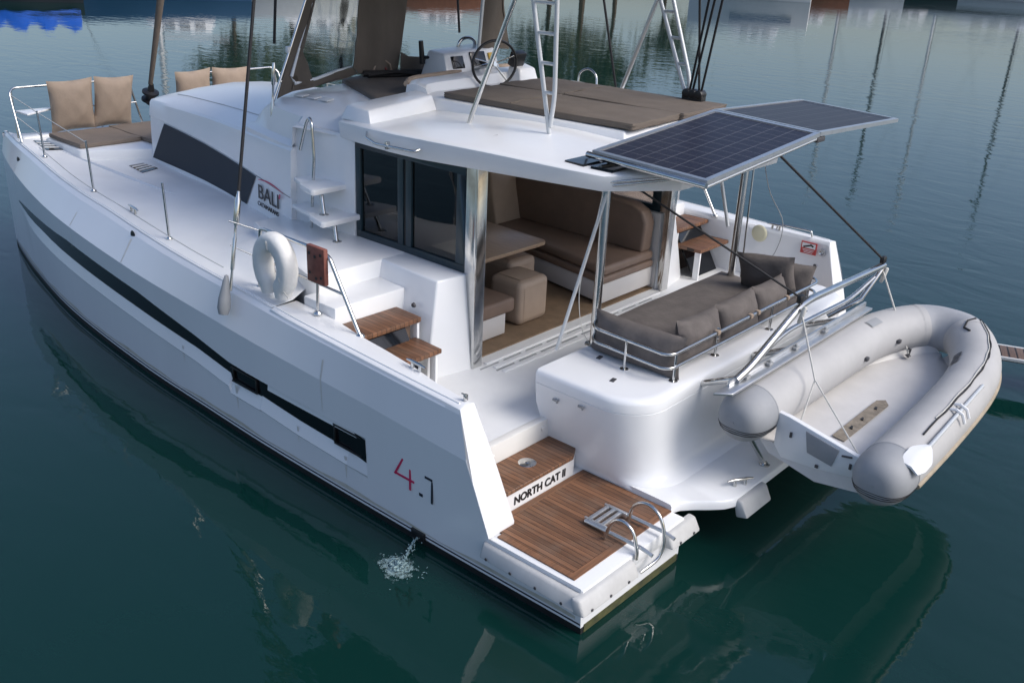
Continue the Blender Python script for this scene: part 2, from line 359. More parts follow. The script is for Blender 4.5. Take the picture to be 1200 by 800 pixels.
def curve_tab(tab):
    """monotone-ish smooth table"""
    xs = [t[0] for t in tab]; ys = [t[1] for t in tab]; n = len(xs)
    ms = []
    for i in range(n):
        if i == 0: ms.append((ys[1]-ys[0])/(xs[1]-xs[0]))
        elif i == n-1: ms.append((ys[-1]-ys[-2])/(xs[-1]-xs[-2]))
        else: ms.append((ys[i+1]-ys[i-1])/(xs[i+1]-xs[i-1]))
    def f(x):
        if x <= xs[0]: return ys[0]
        if x >= xs[-1]: return ys[-1]
        for i in range(n-1):
            if x <= xs[i+1]:
                h = xs[i+1]-xs[i]; t = (x-xs[i])/h
                return (2*t**3-3*t*t+1)*ys[i]+(t**3-2*t*t+t)*h*ms[i]+(-2*t**3+3*t*t)*ys[i+1]+(t**3-t*t)*h*ms[i+1]
    return f

# ================================================================== SETTING: water, far bank
def water_mat():
    m = mat("harbour_water", (0.003, 0.026, 0.022), 0.02, spec=0.7); t, b = nodes(m)
    b.inputs["IOR"].default_value = 1.33
    tc = t.nodes.new("ShaderNodeTexCoord")
    def noise(scale, detail, stretch, rot=0.0, dist=0.0):
        mp = t.nodes.new("ShaderNodeMapping"); mp.inputs["Scale"].default_value = stretch; mp.inputs["Rotation"].default_value = (0, 0, rot)
        n = t.nodes.new("ShaderNodeTexNoise"); n.inputs["Scale"].default_value = scale; n.inputs["Detail"].default_value = detail
        n.inputs["Roughness"].default_value = 0.5; n.inputs["Distortion"].default_value = dist
        t.links.new(tc.outputs["Object"], mp.inputs[0]); t.links.new(mp.outputs[0], n.inputs[0]); return n
    a = noise(0.9, 2.0, (1, 2.2, 1), R(35), 0.6); c = noise(7.5, 3.0, (1, 1.9, 1), R(25), 0.5); p = noise(0.09, 2.0, (1, 1, 1))
    s1 = t.nodes.new("ShaderNodeMath"); s1.operation = 'MULTIPLY'; s1.inputs[1].default_value = 0.10; t.links.new(c.outputs["Fac"], s1.inputs[0])
    ad = t.nodes.new("ShaderNodeMath"); ad.operation = 'ADD'; t.links.new(a.outputs["Fac"], ad.inputs[0]); t.links.new(s1.outputs[0], ad.inputs[1])
    rr = t.nodes.new("ShaderNodeMapRange"); rr.inputs["From Min"].default_value = 0.35; rr.inputs["From Max"].default_value = 0.65
    rr.inputs["To Min"].default_value = 0.045; rr.inputs["To Max"].default_value = 0.13; t.links.new(p.outputs["Fac"], rr.inputs["Value"])
    bp = t.nodes.new("ShaderNodeBump"); bp.inputs["Distance"].default_value = 0.10
    t.links.new(rr.outputs[0], bp.inputs["Strength"]); t.links.new(ad.outputs[0], bp.inputs["Height"]); t.links.new(bp.outputs[0], b.inputs["Normal"])
    return m
bm = B(); b2(bm, -400, 600, -600, 400, -3.0, 0.0)
water = finish(bm, "water", water_mat(), smooth=False); water['kind'] = 'structure'

def along(az, D): return Vector((-3.293+math.cos(R(az))*D, 8.024+math.sin(R(az))*D, 0))
# far bank on the left and behind the moored boats
bm = B()
inn = [along(a, d) for a, d in ((-2, 60), (-16, 61), (-24, 66), (-32, 74), (-44, 92), (-56, 112), (-66, 132), (-76, 158), (-88, 190))]
rows = [[(p.x, p.y, -0.6) for p in inn], [(p.x*1.02+0.5, p.y*1.02, 0.35) for p in inn], [(p.x*1.08+3, p.y*1.08, 0.9) for p in inn], [(p.x*2.4+30, p.y*2.4, 2.5) for p in inn]]
grid(bm, rows); o = finish(bm, "ground", M['bank']); o['kind'] = 'structure'

def far_boat(name, az, D, L, H, beam, hm, label, cat, mast=0, heading=None, cabin=True, stripe=None, dark_mast=False, grp="boats moored along the far side"):
    c = along(az, D); hd = R(heading if heading is not None else az+90)
    r = empty(name, c, label, cat, grp, rot=(0, 0, hd))
    bm = B(); rows = []
    for i in range(13):
        u = i/12; hw = beam/2*(1-max(0, (u-0.45)/0.55)**2.2)*(0.8+0.2*min(1, u*4)); x = (u-0.5)*L; sh = H*(0.92+0.25*u*u)
        rows.append([(x, hw*0.75, -0.4), (x, hw*0.95, 0.15), (x, hw, sh), (x, 0, sh+0.08), (x, -hw, sh), (x, -hw*0.95, 0.15), (x, -hw*0.75, -0.4)])
    grid(bm, rows); bm.faces.new([bm.verts.new(p) for p in rows[0]])
    finish(bm, "hull", hm, r, True)
    if cabin:
        bm = B(); poly3(bm, [(-0.28*L, beam*.32, H*.97), (0.15*L, beam*.28, H*1.05), (0.15*L, -beam*.28, H*1.05), (-0.28*L, -beam*.32, H*.97)],
              [(-0.24*L, beam*.26, H+.75), (0.07*L, beam*.22, H+.6), (0.07*L, -beam*.22, H+.6), (-0.24*L, -beam*.26, H+.75)])
        cb = finish(bm, "cabin", M['farwhite'], r, True, bevel=0.06)
        for s in (1, -1):
            for k in range(3):
                bm = B(); bbox(bm, ((-0.18+k*0.09)*L, s*beam*.288, H+.42), (L*.06, .05, .22), (s*R(12), 0, 0)); finish(bm, "window", M['glass'], cb, True)
    if stripe:
        bm = B()
        for s in (1, -1): bbox(bm, (-0.12*L, s*(beam/2+0.01), H*.62), (L*.5, .03, H*.16))
        finish(bm, "hull_window", stripe, r, True)
    if mast:
        bm = B(); tube(bm, [(0.06*L, 0, H), (0.06*L, 0, H+mast)], 0.15, 8); ms = finish(bm, "mast", M['darkgrey'] if dark_mast else M['paintalu'], r, True)
        for f_ in (0.45, 0.7):
            bm = B(); tube(bm, [(0.06*L, -beam*.33, H+mast*f_), (0.06*L, beam*.33, H+mast*f_)], 0.035, 6)
            finish(bm, "spreader", M['paintalu'], ms, True)
        bm = B(); tube(bm, [(0.06*L, 0, H+1.1), (-0.36*L, 0, H+1.25)], 0.09, 8); finish(bm, "boom", M['paintalu'], r, True)
        bm = B()
        for q in ((0.49*L, 0), (-0.48*L, 0), (0.04*L, beam*.48), (0.04*L, -beam*.48)): tube(bm, [(q[0], q[1], H), (0.06*L, 0, H+mast*.97)], 0.018, 5)
        finish(bm, "rigging", M['darkgrey'], r, True)
    return r
W, Dk = M['farwhite'], M['fardark']
far_boat("motor_yacht", -73.2, 128, 20, 2.3, 5.0, W, "large white motor yacht with a band of dark hull windows", "yacht", stripe=M['glass'], heading=8)
far_boat("sailing_boat", -69.0, 118, 12, 1.3, 3.8, Dk, "dark hulled sailing boat beside the large white yacht", "sailboat", mast=21, heading=28, dark_mast=True)
far_boat("sailing_boat", -66.6, 112, 11, 1.3, 3.6, W, "white sailing boat next to the dark hulled one", "sailboat", mast=19, heading=22)
far_boat("sailing_boat", -71.4, 131, 13, 1.4, 3.9, W, "white sailing boat behind the large motor yacht", "sailboat", mast=25, heading=20)
far_boat("sailing_boat", -75.4, 135, 13, 1.4, 3.9, M['farblue'], "blue hulled sailing boat past the large white motor yacht", "sailboat", mast=26, heading=20, dark_mast=True)
far_boat("motor_boat", -61.5, 97, 11, 2.6, 4.0, W, "white motor boat with blue side windows and tall topsides", "boat", stripe=M['farblue'], heading=24)
far_boat("motor_boat", -64.2, 105, 9, 1.5, 3.4, M['rust'], "red brown launch moored between the white boats", "boat", heading=30)
far_boat("sailing_boat", -37.0, 72, 11, 1.3, 3.6, W, "white sailing boat moored off the tree lined bank", "sailboat", mast=15, heading=58)
far_boat("sailing_boat", -29.8, 67, 10, 1.2, 3.4, M['farblue'], "small blue sailing boat near the tarpaulin", "sailboat", mast=14, heading=62)
far_boat("motor_boat", -44.0, 76, 8, 1.0, 3.0, M['rust'], "low red brown workboat below the trees", "boat", heading=50)
# boat under a blue tarpaulin by the left bank
rt = empty("covered_boat", along(-23.4, 63.2), "small boat under a bright blue tarpaulin by the bank", "boat", rot=(0, 0, R(66)))
bm = B(); rows = []
for i in range(9):
    u = i/8; hw = 1.1*(1-max(0, (u-.5)/.5)**2)+.05; x = (u-.5)*5
    rows.append([(x, hw*.7, -.3), (x, hw, .7), (x, -hw, .7), (x, -hw*.7, -.3)])
grid(bm, rows); bm.faces.new([bm.verts.new(p) for p in rows[0]]); finish(bm, "hull", M['fardark'], rt, True)
bm = B(); rows = []
rs = random.Random(3)
for i in range(13):
    u = i/12; x = (u-.5)*4.6; hw = 1.15*(1-max(0, (u-.6)/.4)**2*.6)
    rows.append([(x, -hw, .45+rs.uniform(-.1, .1)), (x, -hw*.8, .95+.12*math.sin(i*2.3)), (x+rs.uniform(-.1, .1), 0, 1.45+.22*math.sin(i*1.7)), (x, hw*.8, .95+.1*math.sin(i*2.9)), (x, hw, .45+rs.uniform(-.1, .1))])
grid(bm, rows); finish(bm, "tarpaulin", M['bluetarp'], rt, True)

def tree(az, D, h, label, seed):
    rs = random.Random(seed); c = along(az, D); r = empty("tree", c+Vector((0, 0, 0.8)), label, "tree", "trees along the far bank")
    bm = B(); pts = [Vector((0, 0, -.6)), Vector((rs.uniform(-.2, .2), 0, h*.3)), Vector((rs.uniform(-.4, .4), rs.uniform(-.3, .3), h*.8))]
    tube(bm, pts, [h*.03, h*.022, h*.008], 7)
    tips = []
    for k in range(7):
        b0 = pts[1].lerp(pts[2], k/7); a = rs.uniform(0, 6.28); l = h*rs.uniform(.2, .38); e = b0+Vector((math.cos(a)*l, math.sin(a)*l, l*rs.uniform(.3, .9)))
        tube(bm, [b0, e], [h*.012, h*.004], 5); tips.append(e)
    tips += [pts[2], pts[2]+Vector((0, 0, h*.12))]
    finish(bm, "trunk", M['bark'], r, True)
    bm = B()
    for tp in tips:
        cl = h*rs.uniform(.12, .2)
        for k in range(150):
            q = Vector((rs.gauss(0, 1), rs.gauss(0, 1), rs.gauss(0, .8))); q = tp+q*cl*.6
            s = rs.uniform(.10, .22)*h/7; e = Euler((rs.uniform(0, 3), rs.uniform(0, 3), rs.uniform(0, 3))).to_matrix()
            bm.faces.new([bm.verts.new(q+e @ Vector(v)*s) for v in ((-1, -.6, 0), (1, -.6, 0), (1.2, .6, .2), (-1, .6, 0))])
    finish(bm, "crown", M['leaf'], r, True, smooth=False)
for i, (a, d, h, lb) in enumerate([(-33.2, 80, 7.5, "leafy tree beside the blue tarpaulin boat on the bank"), (-36.2, 84, 9.0, "taller leafy tree behind the white sailing boat"), (-40.2, 88, 7.0, "smaller leafy tree above the low red brown workboat"),
        (-50.6, 106, 10.5, "broad leafy tree behind the port ladder"), (-52.4, 108, 12.5, "tallest tree on the middle of the far bank"), (-54.2, 112, 10.0, "leafy tree between the tallest one and the low one"), (-57.0, 116, 8.0, "low leafy tree above the white motor boat")]):
    tree(a, d, h, lb, 20+i)

# ================================================================== CATAMARAN
cat = empty("catamaran", (6, 0, 0), "large white sailing catamaran moored stern towards the viewer", "catamaran")
ysheer = curve_tab([(0, 3.30), (1.27, 3.31), (3.2, 3.27), (4.1, 3.22), (5.5, 3.14), (6.5, 3.04), (7.4, 2.93), (8.2, 2.85), (9.1, 2.72), (10.26, 2.5), (11.15, 2.34), (11.84, 2.19)])
zsheer = lambda x: 1.43+(x-1.27)*(1.72-1.43)/(11.85-1.27)
ywl = curve_tab([(0, 3.25), (1.8, 3.29), (3.7, 3.30), (4.85, 3.27), (6.37, 3.21), (8.5, 3.0), (10.3, 2.66), (11.3, 2.42), (11.87, 2.26)])
yin = curve_tab([(0, 1.93), (2, 1.9), (5, 1.88), (8, 1.92), (10, 2.0), (11.2, 2.1), (11.87, 2.22)])
zwt = lerp_tab([(2.2, .745), (3.3, .762), (4.35, .77), (5.1, .875), (6.2, 1.0), (8.2, 1.075), (9.98, 1.02), (10.75, .99)])
zwb = lerp_tab([(2.2, .505), (3.3, .545), (3.88, .585), (3.9, .575), (4.4, .575), (4.42, .64), (5.04, .705), (6.25, .77), (8.3, .835), (9.98, .875), (10.7, .975)])
WX0, WX1 = 2.33, 10.65
zkn = lambda x: 1.06+0.035*(x-1.3)
def ztop(x): return zsheer(x) if x >= 1.24 else (0.43+max(0, (x-0.90))/(1.24-0.90)*(zsheer(1.24)-0.43) if x > 0.90 else 0.43)
def yside(x, z):
    ys, yw = ysheer(x), ywl(x); k = zkn(x); yk = max(ys, yw)+0.048*min(1, (11.9-x)/2.0)
    if z >= k: return yk+(ys-yk)*(z-k)/max(.01, zsheer(x)-k)
    if z >= 0: return yw+(yk-yw)*(z/k)
    return yw+z*0.35
XS = sorted({0, .2, .45, .7, .90, 1.0, 1.12, 1.24, 1.4, 1.7, 2.0, 2.25, WX0, WX0+.001, 2.6, 3.0, 3.3, 3.6, 3.88, 3.9, 4.1, 4.4, 4.42, 4.7, 5.04, 5.4, 5.8, 6.2, 6.6, 7, 7.4, 7.8, 8.2, 8.6, 9, 9.4, 9.8, 10.1, 10.4, WX1-.001, WX1, 10.9, 11.1, 11.3, 11.5, 11.65, 11.78, 11.86})
def hull_side(sgn):
    bm = B(); rows = []
    for x in XS:
        inw = WX0 < x < WX1
        e = min(1, (x-WX0)/.1, (WX1-x)/1.2) if inw else 0
        a, b_ = zwb(max(x, WX0)), zwt(x)
        dz = 0.13*min(1, max(0, (11.2-x)/1.2)); d = -0.032*max(0, e)
        prof = [(-.7, 0), (-.25, 0), (0, 0), (.06, 0), (.10, 0), (a-dz-.02, 0), (a-dz, 0.012*(dz/.13)*max(0, e)), (a, d), (b_, d), (b_+.008, 0), (zkn(x), 0), (zkn(x)+.03, 0), (zsheer(x)-.04, 0), (zsheer(x), -.02 if x > 1.3 else 0)]
        zt = ztop(x); row = []
        for z, off in prof:
            zz = min(z, zt); row.append((x, sgn*(yside(x, zz)+off), zz))
        rows.append(row)
    vs = grid(bm, rows)
    for i, r_ in enumerate(rows):                       # inner side and keel close the hull
        pass
    bm.faces.ensure_lookup_table()
    for f in bm.faces:
        zc = f.calc_center_median().z
        if zc < 0.062: f.material_index = 1
    # stem and inner side
    inner = []
    for x in XS:
        zt = 0.40 if x < 1.24 else zsheer(x)-0.02
        if x < 2.0: zt = 0.40
        elif x < 5.6: zt = 0.66
        yi = yin(x)
        inner.append([(x, sgn*(yi+.25), -.7), (x, sgn*yi, 0), (x, sgn*yi, .06), (x, sgn*yi, zt)])
    k0 = len(bm.faces); iv = grid(bm, inner); bm.faces.ensure_lookup_table()
    for f in bm.faces[k0:]:
        if f.calc_center_median().z < 0.062: f.material_index = 1
    for (xa, side) in ((0, 0), (-1, -1)):
        lo = rows[xa]; li = inner[xa]
        def at(z, L_):
            for p, q in zip(L_, L_[1:]):
                if p[2] <= z <= q[2] and q[2] > p[2]: return p[1]+(q[1]-p[1])*(z-p[2])/(q[2]-p[2])
            return L_[-1][1] if z > L_[-1][2] else L_[0][1]
        zs = [-.7, 0, .06, .30, .40] if side == 0 else [-.7, 0, .06, .6, 1.2, zsheer(11.86)-.02]
        k0 = len(bm.faces)
        grid(bm, [[(lo[0][0], at(z, lo), z), (lo[0][0], at(z, li), z)] for z in zs]); bm.faces.ensure_lookup_table()
        for f in bm.faces[k0:]:
            if f.calc_center_median().z < 0.062: f.material_index = 1
    nm = "hull"
    o = finish(bm, nm, [M['hull'], M['antifoul']], cat, sharp=7.5)
    # the long dark window band, set in the recess
    bm = B(); xs = [x for x in XS if WX0 < x < WX1]
    rr = []
    for x in xs:
        e = min(1, (x-WX0)/.1, (WX1-x)/1.2); d = -0.032*max(0, e)+.004
        a, b_ = zwb(x)+.006, zwt(x)-.004
        rr.append([(x, sgn*(yside(x, a)+d), a), (x, sgn*(yside(x, b_)+d), b_)])
    grid(bm, rr); wn = finish(bm, "hull_window", M['glass'], o, sharp=30)
    # opening ports in the band
    bm = B()
    for xa, xb in ((3.94, 4.36), (2.40, 2.78)):
        bm = B()
        for (x0, x1, za, zb) in ((xa, xb, zwb(xa)+.012, zwb(xa)+.03), (xa, xb, zwt(xa)-.035, zwt(xa)-.018), (xa, xa+.02, zwb(xa)+.03, zwt(xa)-.035), (xb-.02, xb, zwb(xa)+.03, zwt(xa)-.035)):
            y = yside(x0, za)-.024; b2(bm, x0, x1, sgn*y, sgn*(y+.02), za, zb)
        finish(bm, "port_frame", M['black'], wn, bevel=.003)
    return o
hull_p = hull_side(1); hull_s = hull_side(-1)
# boot line just above the water and small skin fittings on the port side
bm = B()
grid(bm, [[(x, yside(x, .085)+.003, .085), (x, yside(x, .10)+.003, .10)] for x in XS if x < 11.8]); finish(bm, "boot_line", M['txtblue'], hull_p)
bm = B(); grid(bm, [[(x, yside(x, .118)+.002, .118), (x, yside(x, .15)+.002, .145+.012*math.sin(x*3.1)+.008*math.sin(x*7.7))] for x in [.05+.2*k for k in range(58)] if x < 11.75]); finish(bm, "waterline_scum", M['scum'], hull_p)
bm = B()
for x, z in ((6.53, 1.53), (10.67, 1.54)): lathe(bm, [(.0, .006), (.028, .006), (.045, .004), (.05, 0)], (x, yside(x, z)+.002, z), (0, 1, 0), 14)
finish(bm, "vent_hole", M['black'], hull_p)
bm = B()
for xa, xb in ((6.05, 7.05), (1.7, 2.75)): grid(bm, [[(xa+(xb-xa)*k/8, ysheer(xa+(xb-xa)*k/8)+.006, zsheer(xa)-.085+(k/8)*(zsheer(xb)-zsheer(xa))), (xa+(xb-xa)*k/8, ysheer(xa+(xb-xa)*k/8)+.004, zsheer(xa)-.055+(k/8)*(zsheer(xb)-zsheer(xa)))] for k in range(9)])
finish(bm, "rubbing_strip", M['darkgrey'], hull_p)
def strokes(name, segs, m, wd=.020):
    bm = B()
    for k, (xa, za, xb, zb) in enumerate(segs):
        d = Vector((xb-xa, 0, zb-za)); L = d.length; x, z = (xa+xb)/2, (za+zb)/2
        bbox(bm, (x, yside(x, z)+.003+.0006*k, z), (L+wd*.8, .004, wd), (0, -math.atan2(zb-za, xb-xa), 0))
    return finish(bm, name, m, hull_p, smooth=False)
strokes("model_number", [(1.86, .755, 1.955, .585), (1.955, .585, 1.735, .585), (1.775, .68, 1.775, .50)], M['txtred'])
strokes("model_number", [(1.66, .50, 1.64, .50)], M['txtblue'], .026)
strokes("model_number", [(1.585, .70, 1.515, .70), (1.515, .70, 1.515, .485)], M['txtblue'])
for x, z0, L, w_ in ((6.53, 1.49, .34, .030), (10.67, 1.50, .30, .028), (4.30, .56, .26, .035), (2.62, .46, .22, .03), (3.3, .50, .18, .02), (5.3, .66, .2, .02), (8.0, 1.46, .42, .018), (2.9, 1.30, .5, .02)):
    bm = B(); grid(bm, [[(x-w_*.5*f, yside(x, z)+.0022, z), (x+w_*.5*f, yside(x, z)+.0022, z)] for z, f in ((z0, 1), (z0-L*.35, .8), (z0-L*.7, .5), (z0-L, .1))]); finish(bm, "drip_stain", M['stain'], hull_p)
# algae-stained edge of the transoms at the waterline
for s in (1, -1):
    bm = B(); b2(bm, -.006, .02, s*1.96, s*3.22, 0.005, .075); finish(bm, "waterline_stain", M['algae'], hull_p if s > 0 else hull_s)

# ---- stern platforms, steps, bulwarks (both sides; starboard is the mirror)
yi_b = lerp_tab([(.9, 3.0), (1.27, 3.14), (1.63, 3.12), (2.1, 3.03), (2.75, 2.98), (3.1, 2.93), (3.5, 2.91), (3.76, 2.91)])
for s in (1, -1):
    par = cat
    bm = B(); prism(bm, [(p[0], s*p[1]) for p in ((-.014, 1.915), (1.3, 1.915), (1.3, 3.283), (-.014, 3.283))], .29, .415); plat = finish(bm, "stern_platform", M['gel'], par, bevel=.015)
    bm = B(); prism(bm, [(p[0], s*p[1]) for p in ((.17, 2.0), (1.03, 2.0), (1.03, 3.17), (.17, 3.17))], .40, .427); finish(bm, "teak_deck", M['teak_x'], plat)
    bm = B()
    for q in (((.11, 1.93), (.17, 2.0), (.17, 3.17), (.11, 3.23)), ((.11, 1.93), (1.04, 1.93), (1.04, 2.0), (.17, 2.0)), ((.11, 3.23), (.88, 3.23), (.88, 3.17), (.17, 3.17)), ((.98, 2.0), (1.04, 2.0), (1.04, 3.02), (.98, 3.02))):
        prism(bm, [(p[0], s*p[1]) for p in q], .40, .4275 if q[0][0] < .5 else .4295)
    finish(bm, "teak_margin", M['teak_plain'], plat, bevel=.002, seg=1)
    # first step: white riser with teak top
    bm = B(); prism(bm, [(p[0], s*p[1]) for p in ((1.05, 2.06), (1.12, 1.96), (1.425, 1.94), (1.425, 3.12), (1.05, 3.06))], .40, .595); st = finish(bm, "boarding_step", M['gel'], par)
    bm = B(); prism(bm, [(p[0], s*p[1]) for p in ((1.03, 2.10), (1.11, 1.97), (1.416, 1.95), (1.416, 3.1), (1.03, 3.05))], .597, .632); finish(bm, "teak_tread", M['teak_x'], st, bevel=.004, seg=1)
    bm = B(); prism(bm, [(p[0], s*p[1]) for p in ((1.42, 1.96), (1.50, 1.96), (1.50, 3.13), (1.42, 3.13))], .44, .814); finish(bm, "deck_riser", M['warm'], par, bevel=.008)
    # bulwark with sloping aft face
    bm = B(); rows = []
    for x in (.905, 1.05, 1.24, 1.27, 1.45, 1.7, 2.0, 2.4, 2.75, 3.1, 3.5, 3.76):
        zt = (ztop(x) if x <= 1.24 else zsheer(x)); zb = .42 if x < 1.3 else .70
        zt2 = zt+.012; yo = ysheer(x)-.022
        yi = yi_b(x); lip = .03 if x >= 1.24 else 0
        rows.append([(x, s*(yside(x, zb)-(.012 if x > 1.3 else .001)), zb), (x, s*(yside(x, zt)-(.006 if x > 1.3 else .001)), zt), (x, s*(yo-.03), zt2), (x, s*(yi+lip), zt2), (x, s*yi, zt-lip), (x, s*(yi-.02 if x > 1.3 else yi), zb)])
    vs = grid(bm, rows, closed=True); bm.faces.new(vs[0]); bm.faces.new(vs[-1][::-1])
    finish(bm, "bulwark", M['gel'], par, bevel=.006, seg=1, ang=30)
    # rubber blocks round the platform edge
    bm = B()
    def block(pts_lo, pts_hi): poly3(bm, pts_lo, pts_hi)
    yy = 3.29
    block([(-.02, s*yy, .275), (.93, s*yy, .275), (.93, s*(yy+.10), .285), (-.03, s*(yy+.11), .285)], [(-.02, s*yy, .40), (.95, s*yy, .40), (.93, s*(yy+.05), .395), (-.02, s*(yy+.06), .395)])
    finish(bm, "rubbing_block", M['rub'], plat, bevel=.02)
    for ya, yb in ((2.68, yy+.10), (1.80, 2.22)):
        bm = B(); block([(0.0, s*ya, .265), (0.0, s*yb, .265), (-.115, s*yb, .28), (-.115, s*ya, .28)], [(0.02, s*ya, .40), (0.02, s*yb, .40), (-.05, s*(yb-.02), .395), (-.05, s*ya, .395)])
        finish(bm, "rubbing_block", M['rub'], plat, bevel=.02)
    for c, ax in [((.1+k*.25, s*(yy+.097), .305), (0, s, 0)) for k in range(4)]+[((-.106, s*y, .30), (-1, 0, 0)) for y in (2.82, 3.05, 3.28, 1.9, 2.1)]:
        bm = B(); lathe(bm, [(0, .004), (.012, .004), (.014, 0)], c, ax, 8); finish(bm, "block_screw", M['darkgrey'], plat)
text_mesh("boat_name", "NORTH CAT II", .105, frame_mx((1.047, 2.51, .497), (0, -1, 0), (0, 0, 1)), M['txtblack'], cat, sx=.98, bold=.0022)
bm = B(); lathe(bm, [(0, .004), (.05, .005), (.075, .003), (.08, 0)], (1.24, 2.47, .633), (0, 0, 1), 24); lathe(bm, [(0, .012), (.018, .010), (.03, .004)], (1.24, 2.47, .633), (0, 0, 1), 14); finish(bm, "table_socket", M['steel'], cat)
bm = B(); lathe(bm, [(.0, .02), (.02, .018), (.03, .006), (.036, 0)], (1.418, 2.72, .70), (-1, 0, 0), 16); lathe(bm, [(0, .01), (.02, .01), (.024, 0)], (1.418, 2.06, .74), (-1, 0, 0), 12); finish(bm, "water_inlet", M['warm'], cat)
bm = B(); lathe(bm, [(0, .003), (.035, .003), (.04, 0)], (1.95, 2.62, .812), (0, 0, 1), 18); finish(bm, "deck_filler", M['black'], cat)
# swim ladder folded on the port platform
lad = sub("swim_ladder", cat, (.1, 2.35, .43))
bm = B()
for y in (2.60, 2.29): tube(bm, fillet([(.50, y, .46), (-.05, y, .47), (-.15, y, .45)], .03), .016, 8)
finish(bm, "ladder_rail", M['alu'], lad)
for k in range(3):
    bm = B(); b2(bm, .34+k*.062, .375+k*.062, 2.31, 2.58, .452, .478); finish(bm, "ladder_rung", M['alu'], lad, bevel=.004)
bm = B(); b2(bm, .3, .52, 2.30, 2.32, .445, .485); b2(bm, .3, .52, 2.57, 2.59, .445, .485); finish(bm, "ladder_tread_frame", M['alu'], lad, bevel=.004)
for pts in ([(.26, 2.66, .44), (.21, 2.65, .60), (.12, 2.645, .655), (.02, 2.64, .60), (-.03, 2.64, .46), (-.035, 2.64, .38)], [(.25, 2.36, .44), (.21, 2.36, .62), (.09, 2.36, .695), (-.04, 2.365, .64), (-.10, 2.37, .48), (-.10, 2.42, .32), (-.06, 2.60, .25)]):
    bm = B(); tube(bm, smooth_path(pts, 6), .015, 10); finish(bm, "ladder_handle", M['steel'], lad, sharp=60)

# ---- bridge deck, central swim shelf and the cockpit seat box
bm = B(); prism(bm, [(1.5, -1.95), (11.2, -1.95), (11.2, 1.95), (1.5, 1.95)], .60, .685); finish(bm, "bridge_deck", M['gel'], cat)
bm = B(); prism(bm, [(1.46, -3.1), (2.86, -3.12), (3.8, -3.0), (3.8, 3.0), (2.86, 3.12), (1.46, 3.1)], .69, .81); finish(bm, "cockpit_floor", M['nonskid'], cat)
def shelf_row(y):
    return y
bm = B(); rows = []
for y in [1.92-.096*k for k in range(41)]:
    a = min(1, max(0, (1.92-abs(y))/.5)); xe = .12-.33*(a*a*(3-2*a))
    rows.append([(1.5, y, .36), (xe+.05, y, .36), (xe, y, .39), (xe, y, .455), (xe+.015, y, .47), (.25, y, .475), (1.5, y, .475)])
vs = grid(bm, rows, closed=True); bm.faces.new(vs[0]); bm.faces.new(vs[-1][::-1]); shelf = finish(bm, "swim_shelf", M['gel'], cat, sharp=50)
# fillet-sided box: rounded plan outline, flared foot
def rbox(hx0, hx1, hy, r, n=8):
    pts = []
    for cx, cy, a0 in ((hx0+r, hy-r, 90), (hx0+r, -hy+r, 180)):
        for k in range(n+1): a = R(a0+90*k/n); pts.append((cx+r*math.cos(a), cy+r*math.sin(a)))
    pts.append((hx1, -hy)); pts.append((hx1, hy))
    return pts
bm = B(); rows = []
for z, x0, hy, r in ((.44, .20, 1.93, .40), (.476, .26, 1.935, .40), (.492, .315, 1.94, .40), (.53, .365, 1.95, .40), (.60, .392, 1.965, .40), (.80, .408, 2.0, .40), (.95, .418, 2.03, .40), (1.150, .430, 2.058, .40), (1.155, .436, 2.052, .40), (1.160, .430, 2.058, .40), (1.232, .434, 2.06, .40), (1.262, .446, 2.048, .39), (1.276, .470, 2.025, .375), (1.280, .52, 1.98, .34)):
    rows.append([(p[0], p[1], z) for p in rbox(x0, 1.535 if z > .80 else 1.5, hy, r, 12)])
vs = grid(bm, rows, closed=True); bm.faces.new(vs[-1]); bm.faces.new(vs[0][::-1])
box = finish(bm, "seat_box", M['gel'], cat, sharp=42)
for (x, y) in ((1.30, 1.45), (.93, 1.75)):
    bm = B(); bbox(bm, (x, y, 1.281), (.04, .075, .012), (0, 0, R(12))); finish(bm, "box_hinge", M['darkgrey'], box, bevel=.003)
for (x, y, z) in ((1.30, 2.058, 1.06), (1.02, 2.063, 1.10)):
    bm = B(); bbox(bm, (x, y, z), (.065, .014, .022)); bbox(bm, (x-.025, y+.010, z), (.016, .016, .036)); finish(bm, "box_latch", M['grey'], box, bevel=.004)
bm = B(); bbox(bm, (.404, .36, .78), (.012, .14, .17), (0, R(-4), 0)); finish(bm, "locker_panel", M['gel'], box, bevel=.002)
# cleats and rub block on the shelf lip
def cleat(name, c, ang, m, parent, L=.22):
    bm = B(); mx = Matrix.Translation(c) @ Matrix.Rotation(ang, 4, 'Z')
    pts = [(-L/2, 0, .055), (-L/4, 0, .06), (0, 0, .058), (L/4, 0, .06), (L/2, 0, .055)]
    tube(bm, [mx @ Vector(p) for p in pts], [.008, .014, .016, .014, .008], 8)
    for x in (-L/5, L/5): tube(bm, [mx @ Vector((x, 0, 0)), mx @ Vector((x, 0, .055))], [.018, .012], 8)
    return finish(bm, name, m, parent, sharp=60)
cleat("mooring_cleat", (-.12, 1.22, .47), R(62), M['steel'], shelf, .26)
bm = B(); poly3(bm, [(-.22, .98, .28), (-.22, 1.42, .28), (-.33, 1.42, .31), (-.33, .98, .31)], [(-.20, .98, .455), (-.17, 1.42, .455), (-.25, 1.42, .45), (-.26, .98, .45)]); finish(bm, "rubbing_block", M['rub'], shelf, bevel=.02)

